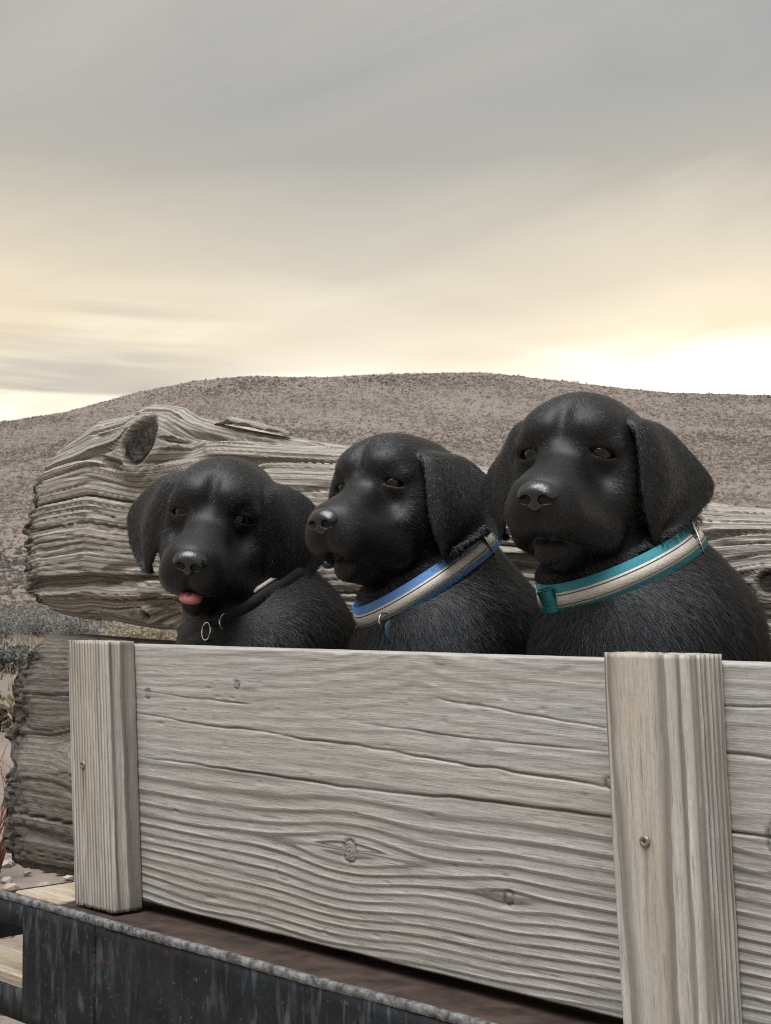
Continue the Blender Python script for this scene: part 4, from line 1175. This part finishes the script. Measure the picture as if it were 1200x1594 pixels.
    ti = rg.choice(nt_, n_h, p=wgt / wgt.sum())
    a_, b_ = rg.uniform(size=n_h), rg.uniform(size=n_h); sw = a_ + b_ > 1; a_[sw], b_[sw] = 1 - a_[sw], 1 - b_[sw]
    R_ = P0[ti] + (P1[ti] - P0[ti]) * a_[:, None] + (P2[ti] - P0[ti]) * b_[:, None]
    Nn = vn_[tri[ti, 0]] * (1 - a_ - b_)[:, None] + vn_[tri[ti, 1]] * a_[:, None] + vn_[tri[ti, 2]] * b_[:, None]
    Nn /= np.linalg.norm(Nn, axis=1)[:, None] + 1e-9
    ph = (R_ - hc) @ Rh / k; pb = (R_ - base) @ Rb / kb
    earw = np.zeros(n_h)
    for sd in (1, -1):
        earw = np.maximum(earw, np.clip(1 - near_d(np.ascontiguousarray(ph.astype(np.float32).T), ears[sd], 0.0036) / 0.004, 0, 1))
    headw = np.clip((0.145 - np.linalg.norm(ph - np.array([0.03, 0, -0.02]), axis=1)) / 0.03, 0, 1)
    headw = np.where(ph[:, 0] < -0.07, headw * np.clip(1 - (-0.07 - ph[:, 0]) / 0.03, 0, 1), headw)
    # comb direction in head space: back from the nose, fanning down over cheeks, down the ears
    dh = np.stack([np.full(n_h, -1.0), np.sign(ph[:, 1]) * 0.25 * np.clip(np.abs(ph[:, 1]) / 0.03, 0, 1), np.where(ph[:, 2] < -0.02, -0.55, 0.15)], 1)
    de = np.stack([np.full(n_h, -0.25), np.sign(ph[:, 1]) * 0.15, np.full(n_h, -1.0)], 1)
    dh = dh * (1 - earw[:, None]) + de * earw[:, None]
    dbody = np.stack([-0.35 - 0.4 * np.clip(-pb[:, 0] / 0.1, 0, 1), 0.18 * np.sign(pb[:, 1]) * np.clip(np.abs(pb[:, 1]) / 0.05, 0, 1), np.full(n_h, -1.0)], 1)
    dw = (dh @ Rh.T) * headw[:, None] + (dbody @ Rb.T) * (1 - headw[:, None])
    sw_ = 0.35 * (1 - headw * 0.6)
    dw = dw + sw_[:, None] * np.stack([vn(R_[:, 0] * 55, R_[:, 1] * 55, R_[:, 2] * 30), vn(R_[:, 0] * 55 + 31, R_[:, 1] * 55, R_[:, 2] * 30), vn(R_[:, 0] * 55, R_[:, 1] * 55 + 77, R_[:, 2] * 30) * 0.5], 1)
    dw = dw + rg.normal(0, 0.15, (n_h, 3))
    dw = dw - Nn * (dw * Nn).sum(1)[:, None]
    dw /= np.linalg.norm(dw, axis=1)[:, None] + 1e-9
    muz = np.clip((ph[:, 0] - 0.02) / 0.07, 0, 1) * headw
    Lh = (0.0055 * (1 - muz) + 0.0030 * muz) * headw + 0.0135 * (1 - headw)
    Lh = np.where(earw > 0.5, 0.0042, Lh)
    Lh = Lh * rg.uniform(0.6, 1.3, n_h) * k
    lift = (0.20 * headw + 0.19 * (1 - headw)) * rg.uniform(0.4, 1.7, n_h)
    ok = np.ones(n_h, bool)
    noser = np.linalg.norm((ph - np.array([0.122, 0, -0.038 + NZ])) / np.array([0.016, 0.0215, 0.017]), axis=1)
    ok &= noser > 1.0
    for sd in (1, -1):
        e = ph - EYE_C * np.array([1, sd, 1]); ok &= np.linalg.norm(e, axis=1) > 0.0150
    if S.get('tongue'):
        ok &= ~((np.abs(ph[:, 1]) < 0.016) & (ph[:, 0] > 0.085) & (ph[:, 2] < -0.068 + NZ) & (ph[:, 2] > -0.088 + NZ))
    # hair lies flat under the collar
    C0, ax, wd = S['collar_c'], S['collar_n'], S.get('collar_w', 0.0135) * 0.95
    hgt = (R_ - C0) @ ax; rc = np.linalg.norm((R_ - C0) - hgt[:, None] * ax, axis=1)
    under = (hgt > -wd * 0.55) & (hgt < wd * 1.05) & (rc < 0.12) & S.get('clear', True)
    ok &= ~under
    over = (hgt >= wd * 1.05) & (hgt < wd * 1.05 + 0.007) & (rc < 0.12) & S.get('clear', True)
    R_, Nn, dw, Lh, lift, over = R_[ok], Nn[ok], dw[ok], Lh[ok], lift[ok], over[ok]
    n_h = len(R_)
    tt_ = np.array([0.0, 0.33, 0.68, 1.0])
    lf = lift[:, None] * np.array([0.0, 0.9, 1.25, 1.3])[None]
    pts = R_[:, None] - Nn[:, None] * 0.0006 + dw[:, None] * (Lh[:, None] * tt_)[..., None] + Nn[:, None] * (Lh[:, None] * tt_ * lf)[..., None] 
    pts = pts + Nn[:, None] * (over[:, None] * 0.0085 * np.minimum(tt_ * 2.2, 1)[None])[..., None]       # spills over the strap
    # tips gather into small locks
    for cs_, st_ in ((0.0065, 0.55), (0.0032, 0.30)):
        ce = np.floor(R_ / cs_).astype(int)
        jit = np.stack([hash3(ce[:, 0], ce[:, 1], ce[:, 2] + q) for q in (0, 91, 177)], 1)
        pull = (ce + 0.5 + 0.35 * jit) * cs_ - R_
        pull = pull - Nn * (pull * Nn).sum(1)[:, None]
        st2 = st_ * np.clip((Lh - 0.002) / 0.010, 0.12, 1)
        pts = pts + pull[:, None] * (tt_[None, :] ** 1.5 * st2[:, None])[..., None]
    pts = pts - np.array([0, 0, 1.0]) * (Lh[:, None] * tt_ ** 2 * 0.10)[..., None]
    hd = bpy.data.hair_curves.new('fur')
    hd.add_curves([4] * n_h)
    hd.position_data.foreach_set('vector', (pts - base).astype(np.float32).ravel())
    ra = hd.attributes.new('radius', 'FLOAT', 'POINT') if 'radius' not in hd.attributes else hd.attributes['radius']
    ra.data.foreach_set('value', (np.array([0.00012, 0.00012, 0.00009, 0.00003])[None] * rg.uniform(0.7, 1.4, (n_h, 1)) * k).astype(np.float32).ravel())
    Nj = Nn + rg.normal(0, 0.22, Nn.shape)
    sn = hd.attributes.new('sn', 'FLOAT_VECTOR', 'POINT')
    sn.data.foreach_set('vector', np.repeat(Nj / np.linalg.norm(Nj, axis=1)[:, None], 4, axis=0).astype(np.float32).ravel())
    gla = hd.attributes.new('gl', 'FLOAT', 'POINT')
    gla.data.foreach_set('value', np.repeat((0.62 + 0.38 * headw[ok]) * rg.uniform(0.45, 1.4, n_h), 4).astype(np.float32))
    hd.materials.append(M['hair'])
    ho_ = bpy.data.objects.new('fur', hd); COL.objects.link(ho_)
    ho_.parent = root
    ho_['kind'] = 'stuff'
    S['fn'] = fn
    return root

# ---- collars
def ring_on(fn, c, n, count=160, gap=0.0035, smooth=5):
    """closed loop round the neck in the plane through c with normal n, just proud of the coat"""
    n = n / np.linalg.norm(n)
    a = np.cross(n, [0, 0, 1.0]); a /= np.linalg.norm(a); b_ = np.cross(n, a)
    an_ = np.linspace(0, 2 * np.pi, count, endpoint=False)
    d = np.cos(an_)[:, None] * a + np.sin(an_)[:, None] * b_
    r = np.linspace(0.03, 0.13, 120)
    P = c + d[:, None] * r[None, :, None]
    val = fn(np.ascontiguousarray(P.reshape(-1, 3).astype(np.float32).T)).reshape(count, -1)
    hit = np.array([r[np.argmax(v > 0)] if (v > 0).any() else 0.13 for v in val])
    for _ in range(smooth):
        hit = np.maximum(hit, 0) * 0.5 + 0.25 * (np.roll(hit, 1) + np.roll(hit, -1))
    return an_, d, hit + gap, n

def strip(c, d, r, n, w0, w1, th, out=0.0, sel=None, taper=0.0):
    """webbing: rectangular section swept round the ring; w0..w1 = extent along the neck axis"""
    cnt = len(r)
    secs = []
    for (wq, tq) in ((w0, 0), (w0, th), (w1, th), (w1, 0)):
        secs.append(c + d * (r + out + tq - taper * wq)[:, None] + n * wq)
    V = np.stack(secs, 1)
    if sel is None:
        return V.reshape(-1, 3), np.concatenate([(np.stack([np.arange(cnt)[:, None] * 4 + np.arange(4), np.arange(cnt)[:, None] * 4 + (np.arange(4) + 1) % 4, ((np.arange(cnt) + 1) % cnt)[:, None] * 4 + (np.arange(4) + 1) % 4, ((np.arange(cnt) + 1) % cnt)[:, None] * 4 + np.arange(4)], -1)).reshape(-1, 4)])
    V = V[sel]; m_ = len(V)
    f = [tuple(q) for q in grid_faces(m_, 4, True)] + [(0, 1, 2, 3), tuple(range(m_ * 4 - 4, m_ * 4))[::-1]]
    return V.reshape(-1, 3), f

def web_mat(name, c1, c2):
    m_, t, b = mat(name)
    co = t.node('ShaderNodeTexCoord').outputs['Object']
    wv = t.noise(co, 420, 2, 0.5); nz = t.noise(co, 45, 4)
    t.put(b.inputs['Base Color'], t.mix(t.maprange(wv, 0.35, 0.65), t.mix(nz, c1, c2), c2))
    b.inputs['Roughness'].default_value = 0.75
    bp = t.node('ShaderNodeBump'); bp.inputs['Strength'].default_value = 0.6; bp.inputs['Distance'].default_value = 0.001
    t.put(bp.inputs['Height'], wv); t.l.new(bp.outputs[0], b.inputs['Normal'])
    return m_
M['blue'] = web_mat('blue_webbing', (0.075, 0.19, 0.50), (0.14, 0.30, 0.64))
M['teal'] = web_mat('teal_webbing', (0.02, 0.19, 0.25), (0.05, 0.29, 0.35))
M['cream'] = web_mat('reflective_band', (0.50, 0.47, 0.41), (0.70, 0.67, 0.60))
M['cream'].node_tree.nodes['Principled BSDF'].inputs['Roughness'].default_value = 0.4
M['thread'] = simple('dark_stitching', (0.10, 0.08, 0.07), 0.9)
M['blackweb'] = web_mat('black_webbing', (0.012, 0.012, 0.013), (0.03, 0.03, 0.032))
M['tagblue'] = simple('blue_grey_tag', (0.05, 0.075, 0.10), 0.3, 0.8)

def collar(S, webm, label, stripe=True):
    W = S.get('collar_w', 0.0135)
    an_, d, r, n = ring_on(S['fn'], S['collar_c'], S['collar_n'], gap=S.get('gap', 0.0035))
    c = S['collar_c']
    root = empty('dog_collar', tuple(c)); tag(root, label, 'collar')
    tp = S.get('taper', 0.25)
    adopt(obj('webbing', *strip(c, d, r, n, -W, W, 0.0024, 0, None, tp), webm, None), root)
    if stripe:
        adopt(obj('reflective_stripe', *strip(c, d, r, n, -W * 0.58, W * 0.42, 0.0010, 0.0022, None, tp), M['cream'], None), root)
        for wq in (-W * 0.42, W * 0.26):
            adopt(obj('stitching', *strip(c, d, r, n, wq - 0.0004, wq + 0.0004, 0.0005, 0.0030, None, tp), M['thread'], None), root)
    else:
        ii = np.argsort(-(d @ wdir(0.62, -0.78, 0.0)))[:26]; ii = np.sort((ii - ii.min() + 80) % 160 if ii.max() - ii.min() > 100 else ii)
        if len(ii) == 26 and ii.max() - ii.min() == 25: adopt(obj('edge_piping', *strip(c, d, r, n, W * 0.55, W * 1.05, 0.0016, 0.0024, ii, tp), M['cream'], None), root)
    return root, d, r, n, c

def torus(c, ax, R_, r, seg=32, sec=8, sx=1.0, up=None):
    ax = np.array(ax, float); ax /= np.linalg.norm(ax)
    a = np.cross(ax, up if up is not None else [0, 0, 1.0]); a /= np.linalg.norm(a); b_ = np.cross(ax, a)
    t_ = np.linspace(0, 2 * np.pi, seg, endpoint=False); s_ = np.linspace(0, 2 * np.pi, sec, endpoint=False)
    T_, S_ = np.meshgrid(t_, s_, indexing='ij')
    rr_ = (R_ + r * np.cos(S_))[..., None]
    V = c + rr_ * (np.cos(T_)[..., None] * a * sx + np.sin(T_)[..., None] * b_) + (r * np.sin(S_))[..., None] * ax
    F = grid_faces(seg, sec, True).tolist()
    F += [((seg - 1) * sec + j, (seg - 1) * sec + (j + 1) % sec, (j + 1) % sec, j) for j in range(sec)]
    return V.reshape(-1, 3), F

def disc(c, ax, R_, th, seg=28, sy=1.0):
    ax = np.array(ax, float); ax /= np.linalg.norm(ax)
    a = np.cross(ax, [0, 0, 1.0]); a /= np.linalg.norm(a); b_ = np.cross(ax, a)
    t_ = np.linspace(0, 2 * np.pi, seg, endpoint=False)
    ring = np.cos(t_)[:, None] * a + np.sin(t_)[:, None] * b_ * sy
    V = np.concatenate([c + ring * R_ * q + ax * h for q, h in ((0.92, -th), (1.0, -th * 0.5), (1.0, th * 0.5), (0.92, th))])
    F = [tuple(q) for q in grid_faces(4, seg, True)] + [tuple(range(seg))[::-1], tuple(range(3 * seg, 4 * seg))]
    return V, F

def wdir(to_cam, left, up):
    """world direction from camera-relative components (towards the viewer, to the viewer's left, up)"""
    tcv = np.array([-FWD[0], -FWD[1], 0]); lv = np.array([-RGT[0], -RGT[1], 0])
    v = to_cam * tcv + left * lv + np.array([0, 0, up]); return v / np.linalg.norm(v)
DECK = 0.7795
EARW = dict(front=[(0.016, 0.044, 0.030), (0.028, 0.055, 0.022), (0.034, 0.060, -0.004), (0.034, 0.061, -0.032), (0.030, 0.064, -0.056), (0.020, 0.068, -0.079)], back=[(-0.028, 0.044, 0.030), (-0.035, 0.065, 0.026), (-0.046, 0.090, 0.010), (-0.054, 0.116, -0.026), (-0.028, 0.104, -0.058), (0.010, 0.076, -0.081)], bulge=0.006)
PUPS = [
    dict(label='smallest puppy with pink tongue tip showing, at the left facing the camera', seed=1, base=(-0.690, 0.185, DECK), body_yaw=-math.pi / 2 + 0.30, body_scale=1.0,
         head=(-0.704, 0.153, 1.224), gaze=wdir(0.95, 0.12, -0.16), roll=rad(-8), tongue=True, jaw=0.002, lid=0.0034, scale=1.10,
         ears=[EARW, EARW], collar_c=np.array([-0.715, 0.190, 1.110]), collar_n=wdir(0.12, 0.50, 0.85), collar_w=0.009, clear=False, gap=-0.0016),
    dict(label='middle puppy in a blue collar looking off to the left', seed=2, base=(-0.385, 0.185, DECK), body_yaw=-math.pi / 2, body_scale=1.0,
         head=(-0.412, 0.163, 1.234), gaze=wdir(0.79, 0.60, 0.00), roll=rad(2), lid=0.0036, scale=1.00,
         ears=[EAR, EAR], collar_c=np.array([-0.400, 0.195, 1.136]), collar_n=wdir(0.14, 0.52, 0.84)),
    dict(label='largest puppy in a teal collar at the right with raised head', seed=3, base=(-0.130, 0.190, DECK), body_yaw=-math.pi / 2, body_scale=1.03,
         head=(-0.157, 0.165, 1.250), gaze=wdir(0.88, 0.42, -0.03), roll=rad(-2), lid=0.0044, scale=1.03,
         ears=[EAR, EARW], collar_c=np.array([-0.148, 0.195, 1.140]), collar_n=wdir(0.16, 0.38, 0.92)),
]
for S in PUPS:
    S['collar_n'] = S['collar_n'] / np.linalg.norm(S['collar_n'])
    make_puppy(S)

r1 = collar(PUPS[0], M['blackweb'], 'black collar with pale edge mostly hidden under the smallest puppy', False)
r2 = collar(PUPS[1], M['blue'], 'blue collar with cream reflective stripe on the middle puppy')
r3 = collar(PUPS[2], M['teal'], 'teal collar with cream reflective stripe on the largest puppy')

def at_ring(R, want):
    """index of the collar point facing a direction"""
    return int(np.argmax(R[1] @ want))
def hang_ring(R, want, drop, Rr, axis, tw=0.0011, name='metal_ring'):
    i = at_ring(R, want); p = R[4] + R[1][i] * (R[2][i] + 0.006) - np.array([0, 0, drop])
    adopt(obj(name, *torus(p, axis, Rr, tw), M['chrome'], None), R[0])
    return p
def box_on(R, want, half, m_, name, lift=0.0045):
    """small block lying on the strap: half = (along strap, across, out)"""
    i = at_ring(R, want); dd = R[1][i]; n = R[3]; tg = np.cross(n, dd)
    c = R[4] + dd * (R[2][i] + lift)
    v, f = rbox(-half[0], half[0], -half[1], half[1], -half[2], half[2], min(half) * 0.45)
    v = np.array(v); out = c + v[:, :1] * tg + v[:, 1:2] * n + v[:, 2:] * dd
    o = obj(name, out, f, m_, None, True)
    return adopt(o, R[0])
left_front = wdir(0.75, 0.66, 0.0); right_side = wdir(0.25, -0.97, 0.0)
# middle puppy: split ring with a hanging tag, strap slide at the nape side
p = hang_ring(r2, left_front, 0.010, 0.0085, wdir(0.7, -0.6, 0.1))
adopt(obj('name_tag', *disc(p + wdir(0.2, -0.4, 0) * 0.008 - np.array([0, 0, 0.011]), wdir(0.85, -0.35, 0.25), 0.0085, 0.0009, 28, 1.55), M['tagblue'], None), r2[0])
box_on(r2, right_side, (0.0018, 0.0165, 0.0022), M['chrome'], 'strap_slide')
# largest puppy: teal plastic buckle in front, steel slide at the side
box_on(r3, wdir(0.45, 0.89, 0.0), (0.0105, 0.0125, 0.0040), M['teal'], 'buckle')
box_on(r3, right_side, (0.0020, 0.0175, 0.0024), M['chrome'], 'strap_slide')
# smallest puppy: two steel rings under the chin
hang_ring(r1, wdir(0.85, 0.50, 0.0), 0.006, 0.0105, wdir(0.55, 0.8, 0.1))
hang_ring(r1, wdir(0.97, 0.22, 0.0), 0.008, 0.0100, wdir(0.6, -0.75, 0.1))
